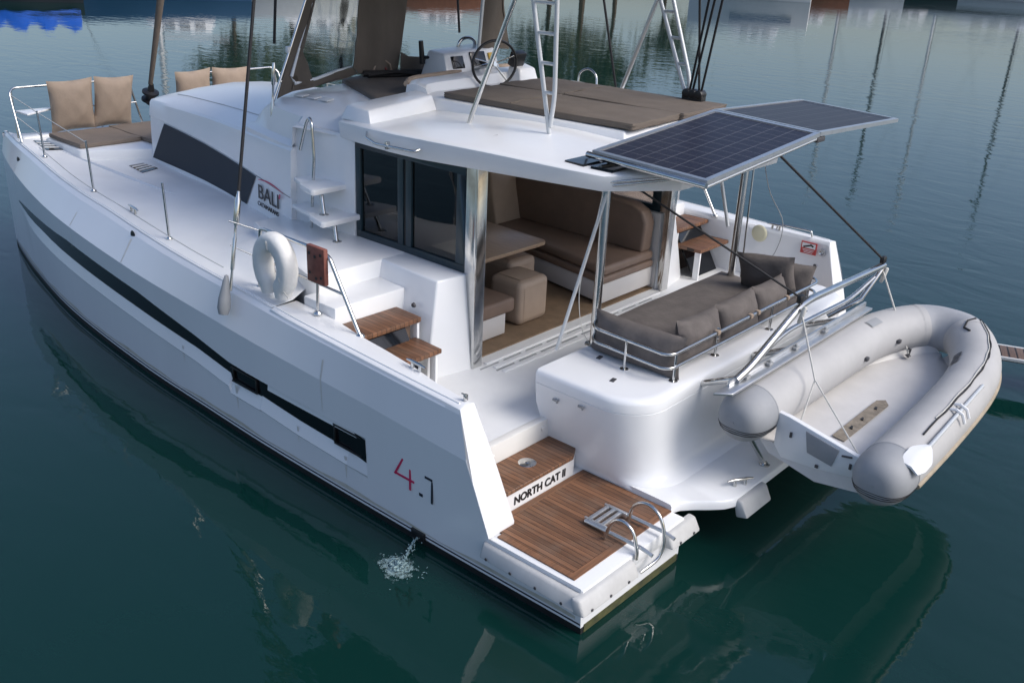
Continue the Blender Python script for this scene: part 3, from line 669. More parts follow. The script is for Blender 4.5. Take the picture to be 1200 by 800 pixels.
# ---- cockpit seat base cushion, rails, posts
for s in (1, -1):
    bm = B(); tube(bm, [(1.52, s*1.25, 1.27), (1.52, s*1.25, 2.86)], .041, 14); lathe(bm, [(.085, 0), (.085, .012), (.04, .02), (.036, .05)], (1.52, s*1.25, 1.278), (0, 0, 1), 18); finish(bm, "roof_post", M['steel'], cat, sharp=50)
    if s < 0:
        bm = B(); tube(bm, [(1.44, -1.33, 1.28), (1.47, -1.32, 2.85)], .010, 8); finish(bm, "flag_pole", M['steel'], cat)
bm = B(); tube(bm, [(1.72, 1.55, 1.25), (1.50, 1.27, 2.72)], .017, 8); finish(bm, "awning_strut", M['paintalu'], cat)
rail = sub("seat_rail", cat, (1, 0, 1.3))
for z in (1.42, 1.55):
    o_ = .012*(z-1.42)/.13
    pts = fillet([(1.50, 1.25, z), (1.40, 1.46, z), (.62, 1.50, z), (.55, 1.44, z), (.55, -1.30, z), (.62, -1.40, z), (.98, -1.40, z)], .16, 6)
    bm = B(); tube(bm, pts, .016, 8); finish(bm, "rail_bar", M['steel'], rail, sharp=60)
for (x, y) in ((.60, .62), (.56, -.35), (.56, -1.1), (.56, 1.38), (1.0, 1.49)):
    bm = B(); tube(bm, [(x, y, 1.27), (x, y, 1.55)], .013, 8); lathe(bm, [(.04, 0), (.04, .008), (.015, .014)], (x, y, 1.278), (0, 0, 1), 12); finish(bm, "rail_stanchion", M['steel'], rail, sharp=50)
for y in (.72, .12, -.02, -.62):
    bm = B(); bbox(bm, (.55, y, 1.552), (.05, .05, .045)); finish(bm, "rail_strap", M['tan'], rail, bevel=.01)

# ---- side decks / foredeck
ycab = curve_tab([(3.7, 1.98), (4.36, 1.95), (5.3, 1.86), (6.67, 1.56), (7.86, 1.34), (9.4, 1.18)])
def deck_z(x, y):
    e = max(0, ysheer(x)-abs(y)); k = min(1, e/1.3)
    fd = max(0, min(1, (x-6.0)/2.5))
    return zsheer(x)+.012+.055*k*(1-fd)-.075*fd*max(0, min(1, (e-.15)/.6))+(.16*max(0, min(1, (e-.25)/.35))*max(0, min(1, (5.6-x)/.9)) if x < 5.6 else 0)
for s in (1, -1):
    bm = B(); rows = []
    for x in [3.76, 4.0, 4.4, 4.8, 5.2, 5.6, 6.0, 6.4, 6.8, 7.2, 7.6, 8.0, 8.4, 8.8, 9.2, 9.6, 10.0, 10.4, 10.8, 11.1, 11.35, 11.55, 11.7, 11.83]:
        yo = ysheer(x)-.03; yn = (1.60 if x < 5.3 else 0.0) if x < 11.36 else max(0, 2*2.25-ysheer(x)-.1)
        n = 14; rows.append([(x, s*(yo+.012), zsheer(x)-.01)]+[(x, s*(yo+(yn-yo)*k/n), deck_z(x, yo+(yn-yo)*k/n)) for k in range(n+1)])
    grid(bm, rows); finish(bm, "side_deck", M['nonskid'], cat, sharp=30)
bm = B(); b2(bm, 11.20, 11.36, -2.2, 2.2, 1.25, 1.735); finish(bm, "forward_beam", M['gel'], cat, bevel=.04, seg=3)
for s in (1, -1):
    bm = B(); tube(bm, [(x, s*(ysheer(x)-.20), deck_z(x, ysheer(x)-.20)+.001) for x in [4.9+.3*k for k in range(20)]], .006, 6); finish(bm, "deck_seam", M['rub'], cat)
# toe-rail line along the deck edge
for s in (1, -1):
    bm = B(); tube(bm, [(x, s*(ysheer(x)-.055), zsheer(x)+.012) for x in [1.3+.3*k for k in range(35)]], .009, 6); finish(bm, "toe_rail", M['gel'], cat)

# ---- coaming, side steps, saloon side walls, door posts
for s in (1, -1):
    bm = B()
    poly3(bm, [(2.62, s*1.72, .80), (2.72, s*2.24, .80), (3.62, s*2.20, .80), (3.62, s*1.62, .80), (2.70, s*1.62, .80)], [(2.75, s*1.72, 1.75), (2.80, s*2.04, 1.745), (3.62, s*2.02, 1.76), (3.62, s*1.62, 1.76), (2.78, s*1.62, 1.75)])
    finish(bm, "coaming", M['gel'], cat, bevel=.02)
    bm = B(); prism(bm, [(3.60, s*1.62), (3.60, s*2.80), (3.72, s*2.84), (4.2, s*2.7), (5.5, s*2.2), (5.5, s*1.62)], .85, lambda x, y: 1.762 if x < 4 else 1.755); finish(bm, "stair_landing", M['gel'], cat, bevel=.025)
    bm = B(); prism(bm, [(3.20, s*2.08), (3.20, s*2.93), (3.66, s*2.93), (3.66, s*2.04)], .8, 1.585); finish(bm, "white_step", M['gel'], cat, bevel=.015)
    stp = sub("side_steps", cat, (2.85, s*2.5, .81))
    bm = B(); prism(bm, [(2.83, s*2.21), (3.19, s*2.20), (3.19, s*2.93), (2.83, s*2.95)], 1.375, 1.425); finish(bm, "teak_tread", M['teak_step'], stp, bevel=.008)
    bm = B(); prism(bm, [(2.50, s*2.26), (2.87, s*2.24), (2.87, s*2.93), (2.50, s*2.95)], 1.175, 1.22); finish(bm, "teak_tread", M['teak_step'], stp, bevel=.008)
    bm = B(); prism(bm, [(2.92, s*2.27), (3.19, s*2.25), (3.19, s*2.93), (2.92, s*2.93)], .81, 1.37); finish(bm, "step_locker", M['salon'], stp)
    bm = B(); b2(bm, 2.84, 2.915, s*2.225, s*2.255, .81, 1.37); b2(bm, 2.52, 2.60, s*2.29, s*2.32, .81, 1.17); finish(bm, "step_bracket", M['gel'], stp, bevel=.004)
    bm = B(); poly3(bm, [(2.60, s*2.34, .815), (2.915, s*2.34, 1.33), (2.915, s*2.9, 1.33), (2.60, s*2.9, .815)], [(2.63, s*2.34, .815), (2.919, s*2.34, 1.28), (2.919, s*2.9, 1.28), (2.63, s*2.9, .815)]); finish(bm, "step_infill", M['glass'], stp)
    # saloon side glazing
    fr = sub("saloon_window", cat, (3.6, s*1.69, 1.76))
    bm = B()
    for x0, x1, z0, z1 in ((2.78, 4.36, 1.757, 1.83), (2.78, 4.36, 2.70, 2.775), (2.78, 2.90, 1.83, 2.70), (3.52, 3.60, 1.83, 2.70), (3.64, 3.72, 1.83, 2.70), (4.28, 4.36, 1.83, 2.70)): b2(bm, x0, x1, s*1.655, s*1.705, z0, z1)
    finish(bm, "window_frame", M['winframe'], fr, bevel=.006)
    bm = B(); b2(bm, 2.90, 3.52, s*1.672, s*1.68, 1.83, 2.70); finish(bm, "window_pane", M['tint'], fr, smooth=False)
    bm = B(); b2(bm, 3.72, 4.28, s*1.672, s*1.68, 1.83, 2.70); finish(bm, "window_pane", M['tint'], fr, smooth=False)
    bm = B(); b2(bm, 3.60, 3.64, s*1.668, s*1.69, 1.83, 2.70); finish(bm, "window_seal", M['black'], fr, smooth=False)
    bm = B(); b2(bm, 2.64, 2.77, s*1.64, s*1.71, .81, 2.80); b2(bm, 2.60, 2.638, s*1.60, s*1.73, .81, 2.80); finish(bm, "door_post", M['steel'], cat, bevel=.006)
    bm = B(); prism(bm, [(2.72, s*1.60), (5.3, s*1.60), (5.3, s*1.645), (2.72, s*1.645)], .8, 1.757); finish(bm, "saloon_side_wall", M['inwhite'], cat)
bm = B(); lathe(bm, [(0, .02), (.02, .02), (.026, 0)], (3.0, 2.145, 1.48), (0, 1, 0), 12); finish(bm, "shower_outlet", M['darkgrey'], cat)
bm = B(); bbox(bm, (2.715, 1.93, 1.0), (.02, .05, .06)); finish(bm, "door_catch", M['darkgrey'], cat, bevel=.006)
# threshold track with drain slots
bm = B()
for k, (x, w_) in enumerate(((2.60, .04), (2.48, .05), (2.36, .05))): b2(bm, x-w_/2, x+w_/2, -1.55, 1.55, .809, .822+.003*(k == 0))
trk = finish(bm, "door_track", M['gel'], cat, bevel=.004)
bm = B()
for k in range(9):
    y = -1.4+k*.34
    b2(bm, 2.41, 2.43, y, y+.26, .809, .816); b2(bm, 2.535, 2.55, y+.1, y+.36, .809, .816)
finish(bm, "drain_slot", M['grey'], trk)

# ---- saloon interior
bm = B(); b2(bm, 2.74, 6.2, -1.6, 1.6, .70, .825); finish(bm, "saloon_floor", M['carpet'], cat)
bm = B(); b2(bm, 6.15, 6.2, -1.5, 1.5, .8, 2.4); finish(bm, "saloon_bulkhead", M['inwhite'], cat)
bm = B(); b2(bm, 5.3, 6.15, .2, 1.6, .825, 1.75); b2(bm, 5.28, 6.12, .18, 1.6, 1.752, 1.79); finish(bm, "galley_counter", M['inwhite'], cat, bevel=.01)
bm = B(); b2(bm, 5.75, 6.14, -.62, .15, .825, 2.65); fg = finish(bm, "fridge_cabinet", M['black'], cat, bevel=.01)
bm = B(); tube(bm, [(5.74, -.55, 1.2), (5.74, -.55, 2.2)], .012, 8); finish(bm, "cabinet_handle", M['steel'], fg)
tb = sub("dining_table", cat, (3.9, .5, .825))
bm = B(); prism(bm, fillet([(3.36, 0.2, 0), (3.36, -.26, 0), (4.5, -.30, 0), (4.7, 1.45, 0), (3.36, 1.45, 0), (3.36, .2, 0)], .09, 4)[:-1] and [(p.x, p.y) for p in fillet([(3.36, .5, 0), (3.36, -.28, 0), (4.5, -.33, 0), (4.65, 1.5, 0), (3.36, 1.5, 0), (3.36, .5, 0)], .10, 5)[:-1]], 1.50, 1.545); finish(bm, "table_top", M['table'], tb, bevel=.008)
bm = B(); tube(bm, [(3.62, .62, .82), (3.62, .62, 1.5)], .05, 14); lathe(bm, [(.14, 0), (.14, .015), (.05, .03)], (3.62, .62, .825), (0, 0, 1), 18); finish(bm, "table_leg", M['alu'], tb, sharp=50)
st = sub("saloon_settee", cat, (3.6, -1.0, .825))
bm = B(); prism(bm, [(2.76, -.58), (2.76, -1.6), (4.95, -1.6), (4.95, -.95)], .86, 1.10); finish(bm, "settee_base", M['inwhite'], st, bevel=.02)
bm = B(); prism(bm, [(2.84, -.66), (2.84, -1.6), (4.9, -1.6), (4.9, -1.0)], .825, .86); finish(bm, "settee_plinth", M['inwall'], st)
bm = B(); prism(bm, [(2.74, -.55), (2.74, -1.58), (4.95, -1.58), (4.95, -.92)], 1.10, 1.19); finish(bm, "seat_pad", M['salon'], st, bevel=.03, seg=3)
bm = B(); prism(bm, [(2.75, -.57), (2.75, -1.58), (4.95, -1.58), (4.95, -.94)], 1.192, 1.31); finish(bm, "seat_pad", M['salon'], st, bevel=.045, seg=3)
bm = B(); P_ = [(2.79, 1.30), (2.77, 1.66), (2.84, 1.80), (3.0, 1.87), (4.85, 1.95), (4.85, 1.30)]
poly3(bm, [(x, -1.36, z) for x, z in P_], [(x, -1.57, z) for x, z in P_]); finish(bm, "backrest_pad", M['salon'], st, bevel=.04, seg=3)
bm = B(); poly3(bm, [(4.72, -.9, 1.3), (4.98, -.9, 1.3), (4.98, -1.5, 1.3), (4.72, -1.5, 1.3)], [(4.88, -.92, 2.0), (5.04, -.92, 2.0), (5.04, -1.5, 2.0), (4.88, -1.5, 2.0)]); finish(bm, "backrest_pad", M['pouf'], st, bevel=.03, seg=3)
bm = B(); b2(bm, 5.06, 5.16, -1.6, -.85, .825, 2.15); finish(bm, "settee_end_panel", M['inwall'], st, bevel=.01)
# port seat behind the door post
st = sub("corner_seat", cat, (3.2, 1.2, .825))
bm = B(); b2(bm, 2.96, 3.5, .86, 1.58, .84, 1.08); finish(bm, "seat_base", M['inwhite'], st, bevel=.015)
bm = B(); b2(bm, 2.92, 3.5, .76, 1.58, 1.08, 1.24); finish(bm, "seat_pad", M['salon'], st, bevel=.035, seg=3)
# starboard saloon window frame inside, with daylight behind it is open glazing already built

# poufs
def pouf(loc, s, label):
    bm = B(); cushion(bm, (0, 0, s[2]/2), s, .012, n=6); o = finish(bm, "pouf", M['pouf'], None, local=True, sharp=60); o.location = loc
    return tag(o, label, "pouf", "poufs by the dining table")
pouf((3.22, .36, .827), (.46, .48, .50), "whole beige leatherette pouf standing beside the corner seat")
pouf((3.72, -.02, .827), (.46, .46, .52), "beige leatherette pouf half hidden under the dining table edge")

# ---- coachroof
CX_ = (5.28, 5.6, 6.0, 6.6, 7.2, 7.8, 8.4, 8.8, 9.1, 9.3, 9.42)
ycl = lerp_tab([(x, ycab(x)) for x in CX_])
zwin = lambda x: 2.045+(x-6.24)*(2.18-2.045)/(8.93-6.24)
zedge = lambda x: 2.54+(x-5.22)*(2.43-2.54)/(9.3-5.22)
bm = B(); rows = []
for x in (5.28, 5.6, 6.0, 6.6, 7.2, 7.8, 8.4, 8.8, 9.1, 9.3, 9.42):
    y0 = ycab(x); k = max(0, (x-8.8)/.62); ins = .0 if x < 9 else .02
    yt = y0-.02; ze = zedge(x); cr = .20*(1-.5*k*k)
    rows.append([(x, y0+.01, 1.45), (x, y0, 1.66), (x-.0, yt, zwin(x)), (x, yt+.012, zwin(x)+.012), (x, yt-.015, ze-.03), (x, yt-.04, ze), (x, yt*.75, ze+cr*.45), (x, yt*.4, ze+cr*.85), (x, 0, ze+cr)]
                +[(x, -p, z) for p, z in ((yt*.4, ze+cr*.85), (yt*.75, ze+cr*.45), (yt-.04, ze), (yt-.015, ze-.03), (yt+.012, zwin(x)+.012), (yt, zwin(x)), (y0, 1.66), (y0+.01, 1.45))])
last = rows[-1]; rows.append([(9.52-.42*max(0, (z-1.6))*.2, y*.93, z-.01 if z > 2 else z) for x, y, z in last])
vs = grid(bm, rows); bm.faces.new([v for v in vs[-1]])
bm.faces.new([v for v in vs[0]][::-1])
roof_c = finish(bm, "coachroof", M['gel'], cat, sharp=32)
for s in (1, -1):     # charcoal window cover along the coachroof side
    bm = B(); n = 24; rws = []
    for v_ in range(7):
        t_ = v_/6; rw = []
        for k in range(n+1):
            x = (9.40-.43*t_)+(6.52-.30*t_-(9.40-.43*t_))*k/n; z = 1.63+(zwin(x)-.012-1.63)*t_
            rw.append((x, s*(ycl(x)-.02*max(0, (z-1.66)/(zwin(x)-1.66))+.012), z))
        rws.append(rw)
    grid(bm, rws); finish(bm, "window_cover", M['cover'], roof_c, sharp=60)
bm = B(); grid(bm, [[(x, ycl(x)-.012, zwin(x)+dz) for x in (5.30, 5.6, 6.0, 6.22)] for dz in (-.006, .005)]); finish(bm, "panel_joint", M['grey'], roof_c)
for s in (1, -1):
    bm = B(); tube(bm, [(x, s*(ycl(x)-.02)*.75, zedge(x)+.20*(1-.5*max(0, (x-8.8)/.62)**2)*.45+.001) for x in (6.0, 6.6, 7.2, 7.8, 8.4, 8.8, 9.1)], .007, 6); finish(bm, "roof_groove", M['rub'], roof_c)
# maker's panel: red arc, name and small word below
ang = math.atan2(ycab(6.15)-ycab(5.4), .75)
ex = Vector((-1, -(ycl(6.15)-ycl(5.4))/.75, 0)).normalized(); ey = Vector((0, -.035, 1)).normalized()
def on_panel(x, z, off=.018): return (x, ycl(x)-.02*(z-1.66)/.38+off, z)
text_mesh("maker_name", "BALI", .235, frame_mx(on_panel(5.85, 1.875), ex, ey), M['txtblack'], roof_c, sx=1.32)
bm = B(); a_ = Vector(on_panel(5.55, 1.932, .024)); poly3(bm, [a_, a_+ex*.035, a_+ex*.05+ey*.055, a_+ex*.018+ey*.055], [p+Vector((0, .004, 0)) for p in (a_, a_+ex*.035, a_+ex*.05+ey*.055, a_+ex*.018+ey*.055)]); finish(bm, "maker_accent", M['txtred'], roof_c)
text_mesh("maker_name", "CATAMARANS", .072, frame_mx(on_panel(5.86, 1.74), ex, ey), M['txtblack'], roof_c, sx=1.25)
bm = B(); up, dn = [], []
for k in range(17):
    t = k/16; x = 6.15-t*.70; zc = 2.000+.045*math.sin(math.pi*(.10+.85*t)); th = .003+.006*math.sin(math.pi*t)
    up.append(on_panel(x, zc+th)); dn.append(on_panel(x, zc-th))
grid(bm, [dn, up]); finish(bm, "maker_arc", M['txtred'], roof_c)

# aft wall of the coachroof with the stairway to the flybridge
bm = B()
poly3(bm, [(4.37, 1.73, 1.72), (5.34, 1.80, 1.72), (5.34, .95, 1.72), (4.37, .95, 1.72)], [(4.365, 1.69, 2.80), (5.34, 1.74, 2.80), (5.34, .95, 2.80), (4.365, .95, 2.80)])
finish(bm, "stair_side_wall", M['gel'], cat, bevel=.02)
for (xa, z, ya, yb) in ((4.30, 2.0, 1.42, 2.20), (4.50, 2.285, 1.40, 2.16)):
    bm = B(); P_ = [(p.x, p.y) for p in fillet([(xa+.36, 1.8, 0), (xa+.36, yb-.1, 0), (xa, yb, 0), (xa, ya, 0), (xa+.36, ya, 0), (xa+.36, 1.8, 0)], .06, 4)[:-1]]
    prism(bm, P_, z-.06, z); prism(bm, [(xa+.30, ya+.02), (5.1, ya-.05), (5.1, yb-.22), (xa+.30, yb-.12)], z-.05, z-.008); finish(bm, "stair_tread", M['gel'], cat, bevel=.014)
    bm = B(); tube(bm, [(xa+.03, 1.99, z-.30 if z < 2.1 else 2.0), (xa+.12, 1.95, z-.05)], .022, 10)
    lathe(bm, [(.05, 0), (.05, .006), (.024, .016)], (xa+.03, 1.99, z-.245 if z < 2.1 else 2.001), (0, 0, 1), 14); lathe(bm, [(.024, 0), (.05, .03), (.05, .036)], (xa+.115, 1.952, z-.09), (0, 0, 1), 14); finish(bm, "tread_support", M['steel'], cat, sharp=50)
bm = B(); tube(bm, smooth_path([(4.90, 1.70, 2.29), (4.86, 1.70, 2.40), (4.82, 1.70, 2.46), (4.76, 1.70, 2.42), (4.72, 1.70, 2.30)], 5), .015, 8); finish(bm, "grab_handle", M['steel'], cat, sharp=60)
rod("stair_handrail", [(5.12, 1.82, 2.55), (4.97, 1.84, 2.86), (4.90, 1.85, 2.93), (4.85, 1.86, 2.86), (4.82, 1.87, 2.52), (4.90, 1.88, 1.76)], .017, M['steel'], cat, rad=.05)
bm = B(); bbox(bm, (4.36, 1.40, 2.66), (.05, .05, .16), (0, R(-8), 0)); finish(bm, "gate_hinge", M['black'], cat, bevel=.01)

# shoulder moulding (raised flybridge base) over the aft coachroof
bm = B(); rows = []
for x in (4.63, 4.66, 4.95, 5.27, 5.30, 5.6, 6.0, 6.25, 6.42, 6.52):
    f = max(0, (x-5.9)/.62); d = .34*f**2.5; aft = 1.0 if x > 5.2 else 0
    yo = min(1.80, ycl(max(5.3, x))-.05) if x > 5.28 else 1.71+.13*(x-4.6)-(.02 if x < 4.64 else 0)
    rows.append([(x, yo, 2.30 if x > 5.28 else 2.765), (x, yo, 2.55 if x > 5.28 else 2.77), (x, yo-.07, 2.60 if x > 5.28 else 2.785), (x, yo-.14, 2.86-d*.8), (x, yo-.26, 2.945-d), (x, yo-.55, 2.99-d), (x, .45, 3.03-d), (x, -.5, 3.05-d), (x, -1.1, 3.0-d), (x, -1.45, 2.9-d), (x, -1.6, 2.6 if x > 5.28 else 2.78), (x, -1.65, 2.3 if x > 5.28 else 2.765)])
vs = grid(bm, rows); bm.faces.new(vs[0]); bm.faces.new(vs[-1][::-1])
finish(bm, "flybridge_moulding", M['gel'], cat, sharp=36)
bm = B()
for k in range(3): bbox(bm, (5.32+.22*k, 1.30, 3.003-.006*k), (.16, .10, .012), (R(-9), R(1), 0))
finish(bm, "moulding_vent", M['warm'], cat, bevel=.004)

# ---- hardtop over the cockpit
TB = [(4.6, 1.70, 2.75), (4.18, 1.75, 2.756), (3.7, 1.83, 2.772), (3.257, 1.85, 2.784), (2.657, 1.75, 2.79), (2.01, 1.6, 2.785), (1.448, 1.42, 2.771), (1.0, .88, 2.78)]
TT = [(4.6, 1.72, 2.92), (4.05, 1.78, 2.937), (3.6, 1.86, 2.965), (3.17, 1.88, 2.984), (2.52, 1.77, 2.975), (1.768, 1.57, 2.935), (1.42, 1.45, 2.915), (.98, .88, 2.925)]
mir = lambda L: L+[(x, -y, z) for x, y, z in L[::-1]]
bm = B(); lo = [bm.verts.new(p) for p in mir(TB)]; hi = [bm.verts.new(p) for p in mir(TT)]; n = len(lo)
inn = [bm.verts.new((x+(.06 if x < 1.2 else 0), y*(1-.07/max(.3, abs(y))), z+.018)) for x, y, z in mir(TT)]
for i in range(n):
    j = (i+1) % n
    bm.faces.new((lo[i], lo[j], hi[j], hi[i])); bm.faces.new((hi[i], hi[j], inn[j], inn[i]))
m_ = n//2
for i in range(m_-1):
    bm.faces.new((inn[i], inn[i+1], inn[n-2-i], inn[n-1-i])); bm.faces.new((lo[i+1], lo[i], lo[n-1-i], lo[n-2-i]))
top = finish(bm, "hardtop", M['gel'], cat, bevel=.012, sharp=35)
bm = B()
poly3(bm, [(4.16, 1.66, 2.94), (4.40, .50, 2.94), (4.78, .50, 2.94), (4.62, 1.68, 2.94)], [(4.24, 1.62, 3.07), (4.46, .52, 3.10), (4.74, .52, 3.12), (4.60, 1.60, 3.08)]); finish(bm, "roof_coaming", M['gel'], top, bevel=.02)
bm = B()
poly3(bm, [(2.02, .30, 2.93), (4.44, .52, 2.93), (4.9, .52, 2.93), (4.9, -1.72, 2.93), (2.02, -1.66, 2.93)], [(2.08, .25, 3.05), (4.46, .47, 3.06), (4.9, .47, 3.06), (4.9, -1.68, 3.06), (2.08, -1.62, 3.05)]); finish(bm, "sunpad_plinth", M['gel'], top, bevel=.02)
bm = B()
for c, sz in (((2.98, 1.20, 2.992), (.22, .07, .012)),): bbox(bm, c, sz, (0, 0, R(-10)))
finish(bm, "roof_vent", M['black'], top, bevel=.004)
bm = B()
poly3(bm, [(1.86, 1.43, 2.952), (1.86, .95, 2.956), (1.66, .95, 2.954), (1.66, 1.42, 2.948)], [(1.86, 1.43, 2.972), (1.86, .95, 2.976), (1.66, .95, 2.974), (1.66, 1.42, 2.968)])
poly3(bm, [(1.59, 1.41, 2.944), (1.59, .93, 2.952), (1.39, .93, 2.948), (1.39, 1.36, 2.938)], [(1.59, 1.41, 2.966), (1.59, .93, 2.972), (1.39, .93, 2.968), (1.39, 1.36, 2.960)])
finish(bm, "roof_window", M['glass'], top)
rod("roof_grab_rail", [(4.07, 1.79, 2.90), (3.95, 1.90, 2.88), (3.76, 1.95, 2.86), (3.22, 1.945, 2.875), (3.21, 1.88, 2.89)], .013, M['steel'], top, rad=.03)
bm = B(); bbox(bm, (3.62, 1.92, 2.865), (.03, .05, .07)); finish(bm, "rail_bracket", M['steel'], top, bevel=.005)
# sun pads
def pad(loc, s, rz, label, m=None, grp="brown sun pads on the roof", n=8, puff=.012, name="sun_pad"):
    bm = B(); cushion(bm, (0, 0, s[2]/2), s, puff, n=12, noise=.006, seed=int(abs(loc[1])*100)); o = finish(bm, name, m or M['brown'], None, sharp=60)
    a, b_, z_ = s[0]/2-.012, s[1]/2-.010, s[2]*.86
    bm = B(); tube(bm, fillet([(-a, 0, z_), (-a, -b_, z_), (a, -b_, z_), (a, b_, z_), (-a, b_, z_), (-a, 0, z_)], .03, 3), .008, 6); finish(bm, "piping", m or M['canvas'], o, local=True, sharp=80)
    bm = B(); tube(bm, [(s[0]*.12, -b_, s[2]+.004), (s[0]*.12, -b_*.5, s[2]+puff), (s[0]*.12, b_*.5, s[2]+puff), (s[0]*.12, b_, s[2]+.004)], .006, 6); finish(bm, "seam", m or M['canvas'], o, local=True, sharp=80)
    o.location = loc; o.rotation_euler = (0, 0, R(rz))
    return tag(o, label, "cushion", grp)
pad((3.25, -.18, 3.062), (2.42, .96, .062), 4, "brown sun pad on the hardtop beside the port ladder")
pad((3.30, -1.16, 3.062), (2.50, .94, .066), 2, "brown sun pad on the hardtop along its starboard edge")
bm = B(); prism(bm, [(4.86, .98), (6.08, .47), (6.25, -.2), (6.2, -.8), (5.5, -.9), (5.14, -.3), (5.02, .28)], lambda x, y: 2.95, lambda x, y: 3.05+.02*(x-5)); o = finish(bm, "sun_pad", M['brown'], None, bevel=.03, seg=3)
tag(o, "brown sun pad forward of the helm beside the canvas screen", "cushion", "brown sun pads on the roof")
# curved coaming between the pads, with tan piping
bm = B(); rows = []
for p in smooth_path([(4.72, .50, 3.05), (4.92, .25, 3.06), (4.95, -.3, 3.07), (5.02, -1.0, 3.08), (5.1, -1.6, 3.06)], 5): rows.append([(p.x-.16, p.y-.05, 3.0), (p.x-.10, p.y-.03, p.z+.09), (p.x+.03, p.y, p.z+.13), (p.x+.13, p.y+.04, p.z+.11), (p.x+.16, p.y+.05, 2.98)])
vs = grid(bm, rows); bm.faces.new(vs[0]); bm.faces.new(vs[-1][::-1]); fc = finish(bm, "flybridge_coaming", M['gel'], cat, sharp=50)
bm = B(); tube(bm, smooth_path([(4.86, .54, 3.17), (5.06, .26, 3.18), (5.10, -.3, 3.19), (5.17, -1.0, 3.20), (5.25, -1.6, 3.18)], 5), .032, 8); finish(bm, "coaming_padding", M['tan'], fc)
bm = B(); poly3(bm, [(2.3, -1.55, 3.0), (2.1, -1.7, 3.0), (4.3, -1.74, 3.0), (4.6, -1.6, 3.0)], [(2.35, -1.6, 3.1), (2.25, -1.68, 3.1), (4.25, -1.72, 3.11), (4.5, -1.62, 3.11)]); finish(bm, "roof_edge_moulding", M['gel'], top, bevel=.015)

# ---- flybridge: helm, canvas screen, bimini frame and ladders
helm = sub("helm_station", cat, (5.2, -.7, 3.0))
bm = B(); poly3(bm, [(5.02, -.30, 3.0), (5.02, -1.30, 3.0), (5.62, -1.25, 3.0), (5.62, -.34, 3.0)], [(5.18, -.36, 3.40), (5.18, -1.24, 3.44), (5.50, -1.2, 3.46), (5.50, -.40, 3.42)]); finish(bm, "console", M['gel'], helm, bevel=.03)
bm = B()
for y, z, a, b_ in ((-.55, 3.30, .20, .15), (-.90, 3.33, .26, .16)): bbox(bm, (5.135, y, z), (.02, a, b_), (0, R(21), 0))
finish(bm, "instrument_screen", M['glass'], helm, bevel=.006)
bm = B(); bbox(bm, (5.135, -1.14, 3.34), (.02, .10, .09), (0, R(21), 0)); finish(bm, "warning_label", M['yellow'], helm, bevel=.003)
bm = B(); tube(bm, [(5.55, -.36, 3.25), (5.55, -.33, 3.52)], [.035, .028], 10); tube(bm, [(5.55, -.36, 3.33), (5.4, -.42, 3.33)], .02, 8); finish(bm, "throttle_lever", M['black'], helm)
bm = B()
ring = [(4.76+.05*math.cos(a), -.80+.33*math.cos(a), 3.31+.27*math.sin(a)) for a in [2*math.pi*k/36 for k in range(36)]]
tube(bm, ring, .017, 8, closed=True); finish(bm, "wheel_rim", M['black'], helm, sharp=60)
bm = B()
for k in range(5):
    a = 2*math.pi*k/5+.3; tube(bm, [(4.78, -.80, 3.31), (4.76+.05*math.cos(a), -.80+.33*math.cos(a), 3.31+.27*math.sin(a))], .008, 6)
tube(bm, [(4.75, -.8, 3.31), (5.1, -.8, 3.22)], .03, 10); finish(bm, "wheel_spokes", M['steel'], helm, sharp=60)
bm = B(); bbox(bm, (4.86, -1.32, 3.33), (.10, .22, .18), (0, R(-20), 0)); finish(bm, "engine_control", M['black'], helm, bevel=.02)
bm = B(); poly3(bm, [(4.7, -1.22, 3.0), (4.7, -1.6, 3.0), (5.0, -1.6, 3.0), (5.0, -1.22, 3.0)], [(4.76, -1.26, 3.22), (4.76, -1.56, 3.22), (4.94, -1.56, 3.26), (4.94, -1.26, 3.26)]); finish(bm, "console_pod", M['gel'], helm, bevel=.03)
bm = B(); tube(bm, smooth_path([(5.45, -.85, 3.37), (5.43, -.88, 3.5), (5.42, -1.0, 3.54), (5.42, -1.12, 3.5), (5.42, -1.15, 3.38)], 5), .022, 8); finish(bm, "console_rail", M['steel'], helm, sharp=60)

screen = sub("canvas_screen", cat, (6.0, 0, 3.0))
def sheet(name, pts, m, th=.012, wr=.012, x=6.0, seed=0):
    """cloth cut to an outline in the (y, z) plane, with soft folds and real thickness"""
    bm = B(); v = [bm.verts.new((x, y, z)) for y, z in pts]; bm.faces.new(v)
    bmesh.ops.triangulate(bm, faces=bm.faces[:])
    for _ in range(4): bmesh.ops.subdivide_edges(bm, edges=[e for e in bm.edges if e.calc_length() > .12], cuts=1); bmesh.ops.triangulate(bm, faces=[f for f in bm.faces if len(f.verts) > 3])
    rs = random.Random(seed); ph = [rs.uniform(0, 6) for _ in range(4)]
    for q in bm.verts: q.co.x += wr*(math.sin(q.co.y*13+ph[0]+q.co.z*1.5)+.6*math.sin(q.co.z*7+ph[1]+q.co.y*5))-.35*max(0, abs(q.co.y)-.6)*0
    r = bmesh.ops.solidify(bm, geom=bm.faces[:], thickness=th)
    return finish(bm, name, m, screen, sharp=60)
sheet("canvas_panel", [(.27, 3.12), (.36, 3.20), (.33, 3.37), (.29, 3.6), (.25, 3.96), (.16, 4.9), (-.62, 4.9), (-.505, 3.95), (-.43, 3.4), (-.36, 3.12), (-.25, 3.10), (-.22, 3.20), (-.12, 3.26), (-.02, 3.24), (.06, 3.10)], M['canvas'], wr=.016, seed=1)
